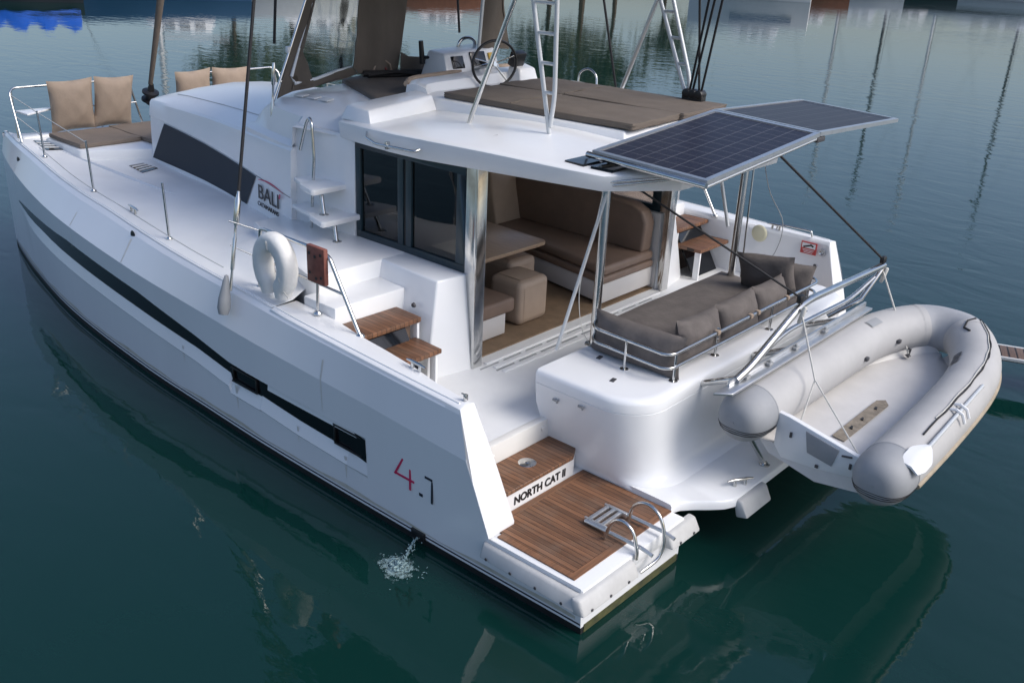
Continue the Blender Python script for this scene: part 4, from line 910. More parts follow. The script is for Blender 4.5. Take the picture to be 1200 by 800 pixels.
sheet("canvas_panel", [(1.455, 2.93), (1.25, 2.99), (.92, 3.02), (.58, 3.10), (.27, 3.12), (.36, 3.20), (.58, 3.17), (.90, 3.10), (1.2, 3.07), (1.25, 3.17), (1.11, 3.5), (.97, 3.82), (.90, 4.0), (.55, 4.9), (.66, 4.9), (.99, 3.98), (1.14, 3.66), (1.29, 3.32)], M['canvas'], wr=.010, seed=2)
sheet("canvas_panel", [(-.36, 3.10), (-.38, 3.34), (-.48, 3.29), (-.71, 3.27), (-.85, 3.23), (-1.0, 3.14), (-.94, 3.08), (-.5, 3.08)], M['canvas'], wr=.02, x=5.95, seed=3)
sheet("canvas_panel", [(-.98, 3.44), (-1.52, 3.40), (-1.46, 3.75), (-1.40, 4.0), (-1.30, 4.9), (-1.12, 4.9), (-1.02, 4.0), (-1.0, 3.7)], M['canvas'], wr=.02, x=5.2, seed=4)
rod("canvas_pole", [(5.2, -.96, 3.25), (5.2, -1.03, 4.0), (5.2, -1.15, 4.95)], .022, M['paintalu'], screen)
sheet("clear_window", [(1.19, 3.075), (.90, 3.105), (.58, 3.175), (.36, 3.205), (.325, 3.37), (.245, 3.96), (.17, 4.8), (.60, 4.8), (.90, 4.0), (1.10, 3.5), (1.24, 3.17)], M['vinyl'], th=.004, wr=.004, seed=5)
bm = B(); tube(bm, [(6.012, 1.25, 3.165), (6.012, 1.195, 3.08), (6.012, .90, 3.107), (6.012, .58, 3.178), (6.012, .36, 3.215)], [.004, .022, .02, .018, .006], 8); tube(bm, [(6.0, 1.25, 3.16), (6.0, 1.11, 3.5), (6.0, .97, 3.82), (6.0, .90, 4.0)], [.02, .012, .01, .01], 8); finish(bm, "window_welt", M['gel'], screen, sharp=60)
bm = B(); tube(bm, [(6.0, .06, 3.10), (6.0, .0, 3.21), (6.0, -.12, 3.27), (6.0, -.23, 3.20), (6.0, -.26, 3.10)], .014, 8); finish(bm, "opening_trim", M['tan'], screen, sharp=60)
rod("screen_batten", [(6.02, 1.50, 2.90), (6.02, 1.29, 3.34), (6.02, .99, 3.99), (6.02, .55, 5.0)], .016, M['steel'], screen)
bm = B(); bbox(bm, (6.03, 1.25, 3.45), (.05, .06, .07)); finish(bm, "batten_clip", M['white'], screen, bevel=.01)
# lines bundled on the cabin top before the pad
bm = B(); rs = random.Random(5)
for k in range(7):
    y0 = .1-.14*k; tube(bm, smooth_path([(5.98+rs.uniform(-.05, .05), .15+rs.uniform(-.1, .1), 3.08+rs.uniform(0, .06)), (5.85, -.3+rs.uniform(-.1, .1), 3.07+rs.uniform(0, .07)), (5.65, -.75+rs.uniform(-.1, .1), 3.06+rs.uniform(0, .06)), (5.3, -.6, 3.03+rs.uniform(0, .05))], 6), .028, 6)
finish(bm, "halyard_bundle", M['black'], cat)
bm = B(); tube(bm, smooth_path([(6.02, .02, 3.10), (6.0, -.03, 3.19), (6.03, -.10, 3.21), (6.0, -.17, 3.14), (6.02, -.2, 3.09), (5.98, -.05, 3.10)], 6), .016, 6); finish(bm, "coiled_line", M['redrope'], cat)

# bimini frame
bim = sub("bimini_frame", cat, (3.2, 0, 2.97))
def foot(bm, p): lathe(bm, [(.06, 0), (.06, .008), (.03, .018)], p, (0, 0, 1), 16)
bm = B(); tube(bm, [(3.52, .93, 2.96), (3.08, .80, 4.19), (2.85, .73, 4.9)], .025, 12); foot(bm, (3.52, .93, 2.962)); finish(bm, "frame_leg", M['steel'], bim, sharp=50)
bm = B(); tube(bm, [(3.53, -1.70, 3.07), (3.165, -1.72, 4.09), (2.9, -1.74, 4.9)], .025, 12); foot(bm, (3.53, -1.70, 3.065)); finish(bm, "frame_leg", M['alu'], bim, sharp=50)
for A_, B_, C_, ys in (((2.62, .72, 2.965), (2.845, .8, 4.21), (2.56, .8, 4.23), 1), ((2.56, -1.66, 3.07), (3.09, -1.70, 4.14), (2.92, -1.70, 4.155), -1)):
    A_, B_, C_ = Vector(A_), Vector(B_), Vector(C_)
    l1 = [A_, B_, B_+(B_-A_).normalized()*.75]; kn = A_.lerp(C_, .30)+Vector((-.035 if ys > 0 else .035, 0, 0))
    if ys < 0: kn = A_.lerp(C_, .28)+Vector((-.07, 0, 0))
    l2 = fillet([A_+Vector((0, 0, .10)), A_+Vector((0, 0, .12)), kn, C_, C_+(C_-kn).normalized()*.75], .14, 6)
    bm = B(); tube(bm, l1, .023, 10); foot(bm, A_); finish(bm, "ladder_leg", M['paintalu'], bim, sharp=50)
    bm = B(); tube(bm, l2, .023, 10); finish(bm, "ladder_leg", M['paintalu'], bim, sharp=50)
    d1, d2 = (B_-A_), (C_-kn)
    for k in range(6):
        h = .42+.27*k
        p = A_+d1*(h/d1.z); q_ = kn+d2*((h-(kn.z-A_.z))/d2.z)
        bm = B(); tube(bm, [p, q_], .017, 8); finish(bm, "ladder_rung", M['paintalu'], bim, sharp=50)
bm = B(); grid(bm, [[(x, y, 4.98+.10*(1-(y/1.9)**2)) for y in [-1.9+.19*k for k in range(21)]] for x in (2.4, 3.2, 4.0, 4.8, 5.6, 6.1)])
bmesh.ops.solidify(bm, geom=bm.faces[:], thickness=.03); finish(bm, "bimini_top", M['canvas'], bim)

# mast, boom, furled sail, shrouds
bm = B(); tube(bm, [(6.15, -.12, 2.95), (6.1, -.1, 8), (6.0, 0, 17)], [.12, .12, .09], 14); finish(bm, "mast", M['alu'], cat, sharp=60)
bm = B(); tube(bm, [(6.0, -.1, 5.6), (1.0, -.6, 5.9)], .11, 12); finish(bm, "boom", M['alu'], cat, sharp=60)
bm = B(); pts = [(11.46, 0, 2.28), (10.0, 0, 5.75), (8.5, 0, 9.2), (6.2, 0, 14.5)]; tube(bm, pts, [.035, .085, .09, .03], 12); fs_ = finish(bm, "furled_sail", M['brown'], cat, sharp=60)
bm = B(); lathe(bm, [(.02, -.16), (.05, -.15), (.06, -.10), (.13, -.09), (.13, -.06), (.075, -.05), (.075, .03), (.13, .04), (.13, .07), (.06, .09), (.035, .20)], (11.50, 0, 2.10), (-.38, 0, 1), 20); finish(bm, "furling_drum", M['black'], fs_, sharp=40)
bm = B(); tube(bm, [(11.53, 0, 1.74), (11.50, 0, 2.0)], .03, 8); finish(bm, "forestay_fitting", M['steel'], fs_)
def shroud(base, topp, boot):
    base, topp = Vector(base), Vector(topp); d = (topp-base).normalized(); r = sub("shroud", cat, base)
    bm = B(); tube(bm, [base+d*.95, topp], .016, 8); finish(bm, "shroud_wire", M['blackrope'], r)
    bm = B(); lathe(bm, [(.0, 0), (.016, .01), (.012, .2), (.019, .22), (.019, .50), (.012, .53), (.014, .62), (.030, .66), (.030, .86), (.016, .92), (.012, .97)] if boot else [(.012, 0), (.02, .05), (.02, .30), (.012, .33), (.012, .5), (.022, .52), (.022, .7), (.012, .75)], base, d, 12); finish(bm, "turnbuckle", M['steel'], r, sharp=50)
    return r, d
for s in (1, -1):
    r, d = shroud((4.34, s*3.27, 1.52), (5.7, 0, 15), True)
    bm = B(); lathe(bm, [(0, -.16), (.045, -.15), (.062, -.09), (.058, .0), (.04, .10), (.03, .17), (.018, .22), (0, .23)], (4.33, s*3.345, 1.47), d, 14); finish(bm, "chainplate_cover", M['grey'], r, sharp=60)
    shroud((6.0, s*1.55, 2.58), (6.1, 0, 18), False)
sb = (2.46, -1.60, 3.08)
bm = B(); bbox(bm, (2.46, -1.60, 3.14), (.26, .10, .14)); 
for k in (-.08, 0, .08): lathe(bm, [(.0, -.06), (.05, -.06), (.055, 0), (.05, .06), (0, .06)], (2.46+k, -1.60, 3.20), (0, 1, 0), 12)
finish(bm, "mainsheet_block", M['black'], cat, bevel=.01)
for i, (dx, t_) in enumerate(((-.09, (1.55, -.75, 5.85)), (-.06, (2.5, -1.2, 5.9)), (.02, (1.62, -.78, 5.85)), (.06, (1.70, -.72, 5.85)))): rope("mainsheet", (2.46+dx, -1.6, 3.24), t_, .013, M['blackrope'], cat)
rope("control_line", (4.4, -1.74, 3.05), (1.2, -1.45, 2.98), .012, M['redrope'], cat)
bm = B(); tube(bm, smooth_path([(4.15, -1.66, 3.08), (4.14, -1.68, 3.22), (4.02, -1.68, 3.28), (3.9, -1.68, 3.22), (3.86, -1.66, 3.08)], 5), .014, 8); finish(bm, "winch_handle_rail", M['steel'], cat, sharp=60)

# ---- solar panels on the aft hardtop
sp = sub("solar_panels", cat, (1.1, 0, 2.95))
pa = dict(L=1.156, w=1.983, w2=1.932); A0 = Vector((1.687, 1.273, 3.05)); t_, a1, a2 = -.041, .079, -.038
u = Vector((-math.cos(t_), 0, math.sin(t_))); v1 = Vector((0, -math.cos(a1), math.sin(a1))); v2 = Vector((0, -math.cos(a2), math.sin(a2)))
def panel(o, u, v, L, w_):
    mx = frame_mx(o, u, v); 
    bm = B(); f = .045
    for (x0, x1, y0, y1) in ((0, L, 0, f), (0, L, w_-f, w_), (0, f, f, w_-f), (L-f, L, f, w_-f)): b2(bm, x0, x1, y0, y1, -.02, .02)
    b2(bm, f, L-f, f, w_-f, -.012, .004)
    pf = finish(bm, "panel_frame", M['alu'], sp, local=True); pf.parent = sp; pf.matrix_parent_inverse = world_of(sp).inverted(); pf.matrix_basis = mx
    bm = B(); b2(bm, f+.012, L-f-.012, f+.012, w_-f-.012, .006, .011); c = finish(bm, "solar_cells", M['solar'], pf, local=True)
    return pf
# normal must point up: u x v
if u.cross(v1).z < 0: panel(A0+u*pa['L'], -u, v1, pa['L'], pa['w']); panel(A0+u*pa['L']+v1*(pa['w']+.02), -u, v2, pa['L'], pa['w2'])
else: panel(A0, u, v1, pa['L'], pa['w']); panel(A0+v1*(pa['w']+.02), u, v2, pa['L'], pa['w2'])
def on(pu, pv, dz=0): return A0+u*pu+v1*pv+Vector((0, 0, dz))
rod("panel_rail", [on(-.03, -.03, -.015), on(1.17, -.03, -.015)], .026, M['steel'], sp)
rod("panel_rail", [on(1.13, 0, -.045), on(1.13, 1.98, -.045)], .018, M['alu'], sp)
rod("panel_rail", [on(.1, 0, -.05), on(.1, 1.98, -.05)], .018, M['alu'], sp)
rod("panel_leg", [on(.1, .12, -.05), (1.62, 1.15, 2.93)], .014, M['steel'], sp); rod("panel_leg", [on(.1, 1.6, -.05), (1.62, -.3, 2.93)], .014, M['steel'], sp)
rod("panel_leg", [on(.80, .12, -.05), (1.0, 1.0, 2.92)], .014, M['steel'], sp); rod("panel_leg", [on(.8, 1.8, -.05), (1.05, -.6, 2.92)], .014, M['steel'], sp)
rod("panel_brace", [(1.40, 1.38, 2.86), on(.95, .35, -.06)], .010, M['steel'], sp); rod("panel_brace", [(1.38, 1.36, 2.83), on(1.05, .5, -.06)], .010, M['steel'], sp)
rod("panel_prop", [(2.02, -1.5, 2.74), (1.93, -1.5, 2.35), (1.77, -1.5, 1.84)], .02, M['paintalu'], sp)
bm = B(); bbox(bm, A0+u*1.13+v1*2.05+Vector((0, 0, -.06)), (.05, .16, .05)); finish(bm, "junction_box", M['darkgrey'], sp, bevel=.008)

# ---- bow: rails, stanchions, deck hatches, cleats
for s in (1, -1):
    pr = sub("bow_rail", cat, (11.3, s*1.3, 1.75))
    X = 11.3
    rod("rail_tube", [(10.95, s*2.32, 1.72), (X-.06, s*2.28, 2.36), (X, s*2.20, 2.42), (X, s*.50, 2.42), (X, s*.44, 2.34), (X-.02, s*.30, 1.74)], .017, M['steel'], pr, rad=.08)
    for y in (1.68, .95): rod("rail_post", [(X, s*y, 1.73), (X, s*y, 2.42)], .013, M['steel'], pr)
    rod("rail_tube", [(X-.02, s*2.26, 2.08), (X-.02, s*.37, 2.06)], .012, M['steel'], pr)
    rod("rail_post", [(11.2, s*2.26, 1.73), (X-.03, s*2.24, 2.40)], .013, M['steel'], pr)
    bm = B(); prism(bm, [(11.28, s*2.22), (11.28, s*1.6), (10.92, s*2.20)], 2.08, 2.11); finish(bm, "bow_seat", M['gel'], pr, bevel=.01)
    tops = []
    for x, y in ((10.05, 2.41), (8.16, 2.68), (6.0, 2.93)):
        zb = deck_z(x, y); bm = B(); tube(bm, [(x, s*y, zb), (x, s*(y+.02), zb+.62)], [.014, .012], 10); lathe(bm, [(.035, 0), (.035, .012), (.016, .03)], (x, s*y, zb), (0, 0, 1), 12); finish(bm, "stanchion", M['steel'], cat, sharp=50); tops.append((x, s*(y+.02), zb+.60))
    rope("lifeline", (11.2, s*2.28, 2.34), tops[0], .006, M['whiterope'], cat); rope("lifeline", tops[0], tops[1], .006, M['whiterope'], cat)
    rope("lifeline", (11.1, s*2.28, 2.05), (tops[0][0], tops[0][1], tops[0][2]-.3), .006, M['whiterope'], cat)
    # slatted bow lockers
    for pts in (((11.05, 2.12), (10.86, 1.62), (10.50, 1.70), (10.42, 2.22)), ((9.28, 1.62), (9.30, 1.40), (8.95, 1.38), (8.85, 1.66))):
        c0 = [Vector((p[0], s*p[1], deck_z(p[0], p[1])+.004)) for p in pts]; bm = B()
        poly3(bm, c0, [p+Vector((0, 0, .006)) for p in c0]); ht = finish(bm, "deck_hatch", M['glass'], cat)
        bm = B()
        for k in range(1, 4):
            a, b_ = c0[0].lerp(c0[3], k/4), c0[1].lerp(c0[2], k/4); d = (c0[3]-c0[0]).normalized()*.010
            poly3(bm, [a-d, b_-d, b_+d, a+d], [p+Vector((0, 0, .016)) for p in (a-d, b_-d, b_+d, a+d)])
        finish(bm, "hatch_slat", M['gel'], ht)
    cleat("deck_cleat", (7.1, s*2.74, deck_z(7.1, 2.74)), R(172 if s > 0 else 8), M['steel'], cat, .30)
    cleat("deck_cleat", (1.95, s*3.10, 1.46), R(176 if s > 0 else 4), M['steel'], cat, .24)
    # aft deck rail with the horseshoe bracket
    rd = sub("boarding_rail", cat, (3.6, s*3.0, 1.5))
    rod("rail_tube", [(4.26, s*3.0, 1.50), (4.19, s*3.0, 2.12), (4.10, s*3.0, 2.13), (3.28, s*3.0, 2.125), (3.17, s*3.0, 2.10), (2.77, s*3.0, 1.47)], .018, M['steel'], rd, rad=.07)
    rod("rail_tube", [(4.22, s*3.0, 1.83), (2.98, s*3.0, 1.80)], .013, M['steel'], rd)
    rod("rail_post", [(3.36, s*3.0, 1.52), (3.33, s*3.0, 2.12)], .014, M['steel'], rd)
    for x in (4.26, 2.77, 3.36):
        bm = B(); lathe(bm, [(.045, 0), (.045, .008), (.02, .03)], (x, s*3.0, 1.47 if x < 3 else 1.51), (0, 0, 1), 12); finish(bm, "rail_foot", M['steel'], rd, sharp=50)
    rope("lifeline", (4.2, s*3.0, 2.10), (4.36, s*3.22, 2.20), .007, M['steel'], cat); rope("lifeline", (4.22, s*3.0, 1.82), (4.40, s*3.2, 1.95), .006, M['steel'], cat)
bm = B(); bbox(bm, (3.30, 3.03, 2.0), (.25, .05, .34)); ob = finish(bm, "outboard_bracket", M['redboard'], cat, bevel=.012)
bm = B()
for x, z in ((3.22, 1.90), (3.38, 1.92), (3.38, 2.10), (3.22, 2.11), (3.30, 2.08), (3.29, 1.88)): lathe(bm, [(0, .004), (.014, .004), (.016, 0)], (x, 3.057, z), (0, 1, 0), 10)
finish(bm, "bracket_bolt", M['black'], ob)

# ---- davit frame
dv = sub("davit", cat, (0, 0, 1.3))
bm = B(); poly3(bm, [(.05, 1.60, 1.40), (-.07, 1.50, 1.40), (-.05, -1.35, 1.40), (.04, -1.35, 1.40)], [(.05, 1.60, 1.425), (-.07, 1.50, 1.425), (-.05, -1.35, 1.425), (.04, -1.35, 1.425)])
b2(bm, .02, .045, -1.35, 1.4, 1.425, 1.47); finish(bm, "davit_beam", M['alu'], dv, bevel=.005)
rod("davit_tube", [(.02, 1.30, 1.45), (0, 1.12, 1.52), (0, .32, 1.86), (0, .1, 1.875), (0, -1.56, 1.82)], .034, M['steel'], dv, n=14, rad=.18)
rod("davit_tube", [(0, -1.55, 1.80), (.05, -1.25, 1.52), (.3, -1.1, 1.30)], .026, M['steel'], dv, n=12)
rod("davit_tube", [(.06, 1.22, 1.42), (.06, .4, 1.62), (.02, -.9, 1.62), (.0, -1.35, 1.74)], .022, M['steel'], dv, n=12, rad=.2)
for y in (1.1, .2, -.9): rod("davit_arm", [(.46, y, 1.20), (.02, y, 1.41)], .028, M['steel'], dv, n=12)
rod("davit_leg", [(-.09, 1.30, 1.10), (-.10, .74, .475)], .022, M['steel'], dv, n=12)
bm = B(); lathe(bm, [(.05, 0), (.05, .01), (.022, .03)], (-.10, .74, .472), (0, 0, 1), 14); finish(bm, "leg_foot", M['steel'], dv, sharp=50)
for y in (1.15, .75, -.35, .25):
    bm = B(); bbox(bm, (.0, y, 1.44), (.04, .07, .025)); lathe(bm, [(0, .02), (.014, .02), (.014, 0)], (0, y, 1.455), (0, 0, 1), 10); finish(bm, "davit_clamp", M['grey'], dv, bevel=.006)
for p in ((0, .33, 1.93), (0, -1.52, 1.89)):
    bm = B(); bbox(bm, p, (.05, .09, .08)); finish(bm, "davit_block", M['black'], dv, bevel=.02)
rope("davit_line", (1.36, .98, 2.74), (0, .33, 1.94), .010, M['blackrope'], cat); rope("davit_line", on(1.12, 1.30, -.06), (0, -1.50, 1.90), .012, M['blackrope'], cat)
rope("davit_line", (0, .33, 1.91), (0, -1.50, 1.86), .009, M['blackrope'], cat, sag=.02)
bm = B(); tube(bm, smooth_path([(1.70, -1.8, 2.95), (1.5, -1.8, 2.3), (1.27, -1.8, 1.95), (1.30, -1.8, 1.6), (1.47, -1.8, 1.35)], 8), .005, 6); finish(bm, "pendant_line", M['grey'], cat)
bm = B(); tube(bm, smooth_path([(1.50, 1.33, 2.72), (1.53, 1.37, 2.4), (1.58, 1.45, 1.9), (1.57, 1.40, 1.5), (1.55, 1.28, 1.29)], 8), .0035, 6); finish(bm, "pendant_line", M['whiterope'], cat)
rope("dinghy_fall", (0, -1.55, 1.78), (-.46, -1.45, 1.02), .009, M['whiterope'], cat)
rope("dinghy_fall", (0, .33, 1.88), (-.35, .567, 1.344), .009, M['whiterope'], cat); rope("dinghy_fall", (-.35, .567, 1.344), (-.42, .92, 1.0), .007, M['whiterope'], cat); rope("dinghy_fall", (-.35, .567, 1.344), (-.98, .98, 1.03), .007, M['whiterope'], cat)
bm = B()
for p in ((-.02, -1.57, 1.72), (-.05, .36, 1.80)): lathe(bm, [(.0, -.09), (.018, -.08), (.022, 0), (.018, .08), (0, .09)], p, (-.25, 0, 1), 10)
finish(bm, "fall_splice", M['whiterope'], cat, sharp=60)

# ---- starboard bulwark details
bm = B(); bbox(bm, (1.48, -3.105, 1.325), (.205, .012, .15)); stc = finish(bm, "warning_sticker", M['red'], cat)
bm = B(); bbox(bm, (1.48, -3.098, 1.355), (.175, .006, .062)); finish(bm, "sticker_panel", M['white'], stc)
bm = B(); bbox(bm, (1.50, -3.094, 1.35), (.10, .004, .02), (0, R(20), 0)); bbox(bm, (1.44, -3.0935, 1.365), (.05, .004, .02), (0, R(-30), 0)); finish(bm, "sticker_picture", M['black'], stc)
bm = B()
for k in range(3): bbox(bm, (1.48, -3.0985, 1.303-.018*k), (.15-.02*k, .004, .006))
finish(bm, "sticker_lines", M['white'], stc)
bm = B(); lathe(bm, [(.02, .002), (.03, .012), (.045, .012), (.05, 0)], (1.31, -3.125, 1.30), (0, 1, 0), 20); finish(bm, "pipe_outlet", M['steel'], cat)
bm = B(); lathe(bm, [(.0, .004), (.018, .004), (.022, 0)], (1.372, -3.118, 1.12), (0, 1, 0), 14); finish(bm, "drain_plug", M['darkgrey'], cat)
bm = B(); lathe(bm, [(0, .02), (.08, .018), (.105, .008), (.11, 0)], (2.13, -3.03, 1.38), (0, 1, 0), 24); finish(bm, "deck_light", M['cream'], cat)
rod("stern_grab_rail", [(1.95, -3.12, 1.46), (1.93, -3.12, 1.53), (1.5, -3.15, 1.53), (1.48, -3.15, 1.46)], .012, M['steel'], cat, rad=.03)
bm = B(); bbox(bm, (1.30, 3.19, 1.475), (.03, .03, .05)); bbox(bm, (1.31, 3.20, 1.50), (.05, .012, .012)); finish(bm, "gate_eye", M['steel'], cat, bevel=.004)

# ================================================================== DINGHY (hangs from the davit)
dg = empty("dinghy", (-.68, -.4, .6), "grey inflatable dinghy hanging level from the stern davit", "dinghy")
path = smooth_path([(-.08, 1.40, 1.14), (-.09, .2, 1.15), (-.11, -.85, 1.165), (-.19, -1.42, 1.18), (-.40, -1.82, 1.20), (-.65, -1.93, 1.20), (-.88, -1.83, 1.19), (-1.10, -1.42, 1.14), (-1.21, -.85, 1.10), (-1.26, .2, 1.07), (-1.28, 1.40, 1.06)], 8)
RT = .228
seg = [i for i, p in enumerate(path) if p.y <= 1.22]
mid = path[seg[0]:seg[-1]+1]
ia, ib = len(mid)//2-9, len(mid)//2+8
bm = B(); tube(bm, mid[:ia+1], RT, 28, caps=False); tube(bm, mid[ib:], RT, 28, caps=False); tb_ = finish(bm, "buoyancy_tube", M['hyp'], dg, sharp=70)
bm = B(); tube(bm, mid[ia:ib+1], RT, 28, caps=False); finish(bm, "bow_tube", M['hypbow'], dg, sharp=70)
for end, sgn in ((mid[0], 1), (mid[-1], -1)):
    bm = B(); rows = [(RT, 0)]+[(RT*math.cos(a)**.62, (.09+.25*math.sin(a))) for a in [R(90)*k/8 for k in range(8)]]+[(.004, .34)]
    lathe(bm, [(RT+.002, -.012), (RT+.002, 0)]+rows, (end.x, end.y, end.z), (0, 1, 0), 28); ce = finish(bm, "tube_cone", M['hypdark'], dg, sharp=70)
    bm = B()
    for dz in (-.062, -.08, -.10):
        ring = []
        for k in range(25):
            y = .0+.335*k/24; rr = RT if y < .09 else RT*math.cos(math.asin(min(1, (y-.09)/.25)))**.62
            h = math.sqrt(max(0, rr*rr-dz*dz)); ring.append((end.x-h-.001, end.y+y, end.z+dz))
        back = [(2*end.x-x, y, z) for x, y, z in ring[::-1]]
        loop = [p for p in ring+back]
        tube(bm, loop, .0035, 5)
    finish(bm, "cone_rib", M['black'], ce)
bm = B()
for i in (ia, ib): 
    d = (mid[i+1]-mid[i-1]).normalized(); tube(bm, [mid[i]-d*.035, mid[i]+d*.035], RT+.0025, 28, caps=False)
finish(bm, "tube_seam", M['hyp'], tb_, sharp=70)
bm = B(); out = []
for i, p in enumerate(mid):
    d = (mid[min(i+1, len(mid)-1)]-mid[max(i-1, 0)]).normalized(); n_ = d.cross(Vector((0, 0, 1))).normalized()
    if (p+n_*.1-Vector((-.68, -.4, p.z))).length < (p-Vector((-.68, -.4, p.z))).length: n_ = -n_
    out.append(p+n_*(RT*.97)-Vector((0, 0, .055)))
tube(bm, out, .024, 8); finish(bm, "rubbing_strake", M['hypwear'], dg, sharp=60)
# rigid floor with V bottom
bm = B(); rows = []
for k in range(17):
    y = 1.08-2.85*k/16; u_ = k/16; w_ = .50*(1-max(0, (u_-.6)/.4)**2.2)+.02; cx = -.68+.0*u_; zf = .90+.10*max(0, (u_-.55)/.45)**2; zk = .70+.20*u_**2.5
    rows.append([(cx+w_+.10, y, zf+.10), (cx+w_, y, zf+.005), (cx+.15*w_, y, zf), (cx-.15*w_, y, zf), (cx-w_, y, zf-.04), (cx-w_-.10, y, zf+.04), (cx-w_*.8, y, zf-.14), (cx-.02, y, zk), (cx+w_*.8, y, zf-.10)])
vs = grid(bm, rows, closed=True); bm.faces.new(vs[0]); bm.faces.new(vs[-1][::-1]); fl = finish(bm, "grp_floor", M['dinfloor'], dg, sharp=28)
bm = B(); pts = [Vector((-.72, .62, .906)), Vector((-.60, .60, .911)), Vector((-.60, -.35, .918)), Vector((-.66, -.42, .918)), Vector((-.72, -.34, .914))]; poly3(bm, pts, [p+Vector((0, 0, .006)) for p in pts]); finish(bm, "sandy_patch", M['dirt'], fl)
bm = B()
for y in (.35, .12, -.18): bbox(bm, (-.665, y, .924), (.02, .05, .012), (0, 0, .3))
finish(bm, "floor_debris", M['black'], fl)
# transom board
bm = B(); prof = [(-.30, 1.05), (-.30, 1.20), (-.40, 1.19), (-.98, 1.07), (-1.06, 1.06), (-1.06, .93), (-1.0, .865), (-.66, .815), (-.38, .80), (-.30, .90)]
poly3(bm, [(x, 1.03, z) for x, z in prof], [(x, 1.085, z) for x, z in prof]); tr = finish(bm, "transom", M['gel'], dg, bevel=.008)
bm = B(); poly3(bm, [(x, 1.084, z) for x, z in ((-.56, 1.125), (-.86, 1.065), (-.82, .90), (-.60, .94))], [(x, 1.096, z) for x, z in ((-.56, 1.125), (-.86, 1.065), (-.82, .90), (-.60, .94))]); finish(bm, "motor_pad", M['hypdark'], tr, bevel=.004)
for x, z, a_, b2_, r_ in ((-.44, 1.04, .022, .05, 0), (-.97, .96, .022, .05, 0), (-.70, .85, .03, .03, 0), (-.93, 1.035, .09, .016, 11)):
    bm = B(); bbox(bm, (x, 1.092, z), (a_, .014, b2_), (0, R(r_), 0)); finish(bm, "transom_fitting", M['darkgrey'], tr, bevel=.005)
# grab line, patches and handles
def on_tube(t, ang):
    i = t*(len(mid)-1); k = min(int(i), len(mid)-2); p = mid[k].lerp(mid[k+1], i-k); d = (mid[k+1]-mid[k]).normalized(); side = d.cross(Vector((0, 0, 1))).normalized()
    return p+side*math.cos(ang)*(RT+.008)+Vector((0, 0, 1))*math.sin(ang)*(RT+.008)
gl = []
for k in range(25): gl.append(on_tube(.60+.37*k/24, R(112+1.2*math.sin(k*1.9))))
bm = B(); tube(bm, gl, .008, 6); finish(bm, "grab_line", M['blackrope'], dg)
bm = B(); tube(bm, [on_tube(.61+.33*k/24, R(108+1.2*math.cos(k*1.4))) for k in range(25)], .006, 6); finish(bm, "grab_line", M['whiterope'], dg)
bm = B(); tube(bm, [on_tube(.60, R(100)), on_tube(.615, R(75)), on_tube(.645, R(60)), on_tube(.665, R(70))], .010, 6); finish(bm, "grab_line", M['blackrope'], dg)
def tube_patch(name, t0, t1, a0, a1, m):
    bm = B(); grid(bm, [[on_tube(t0+(t1-t0)*i/6, R(a0+(a1-a0)*j/6))-(on_tube(t0+(t1-t0)*i/6, R(a0+(a1-a0)*j/6))-on_tube(t0+(t1-t0)*i/6, R(a0+(a1-a0)*j/6)))*0 for j in range(7)] for i in range(7)]); return finish(bm, name, m, dg)
tube_patch("maker_plate", .20, .235, 62, 84, M['grey']); tube_patch("name_patch", .755, .775, 30, 52, M['darkgrey']); tube_patch("name_patch", .78, .80, 30, 52, M['darkgrey'])
for t in (.16, .27):
    bm = B(); bbox(bm, on_tube(t, R(2)), (.04, .06, .04)); finish(bm, "floor_clip", M['darkgrey'], dg, bevel=.01)
bm = B(); lathe(bm, [(.0, .01), (.02, .01), (.03, 0)], (-.46, -1.45, 1.0), (0, 0, 1), 12); tube(bm, [(-.46, -1.45, .98), (-.46, -1.49, 1.06), (-.46, -1.43, 1.08)], .012, 6); finish(bm, "lifting_ring", M['darkgrey'], dg)
# paddle strapped on the outer tube
pd = empty("paddle", (-1.45, .4, 1.27), "white plastic paddle strapped along the dinghy's outer tube", "paddle")
a, b_ = Vector((-1.39, -.62, 1.262)), Vector((-1.46, .92, 1.255))
bm = B(); tube(bm, [a, b_], .017, 10); finish(bm, "shaft", M['paintalu'], pd, sharp=60)
bm = B(); n_ = Vector((-.45, 0, .9)).normalized(); y_ = (b_-a).normalized(); x_ = y_.cross(n_).normalized(); rows = []
for k in range(11):
    t = k/10; hw = (.03+.07*min(1, t*2.2))*(1-.25*max(0, (t-.8)/.2)); c = b_+y_*(-.04+.36*t)+n_*(.012-.05*t*t)
    rows.append([c+x_*hw*s_-n_*.012*s_*s_+n_*.006*z_ for s_, z_ in ((-1, 1), (-.5, 1), (0, 2), (.5, 1), (1, 1), (1, -1), (0, -1), (-1, -1))])
vs = grid(bm, rows, closed=True); bm.faces.new(vs[0]); bm.faces.new(vs[-1][::-1]); finish(bm, "blade", M['farwhite'], pd, sharp=50)
bm = B()
for t in (.40, .48): c = a.lerp(b_, t); tube(bm, [c-x_*.09-n_*.03, c-x_*.03+n_*.022, c+x_*.03+n_*.022, c+x_*.09-n_*.03], .014, 6)
finish(bm, "strap", M['white'], pd)

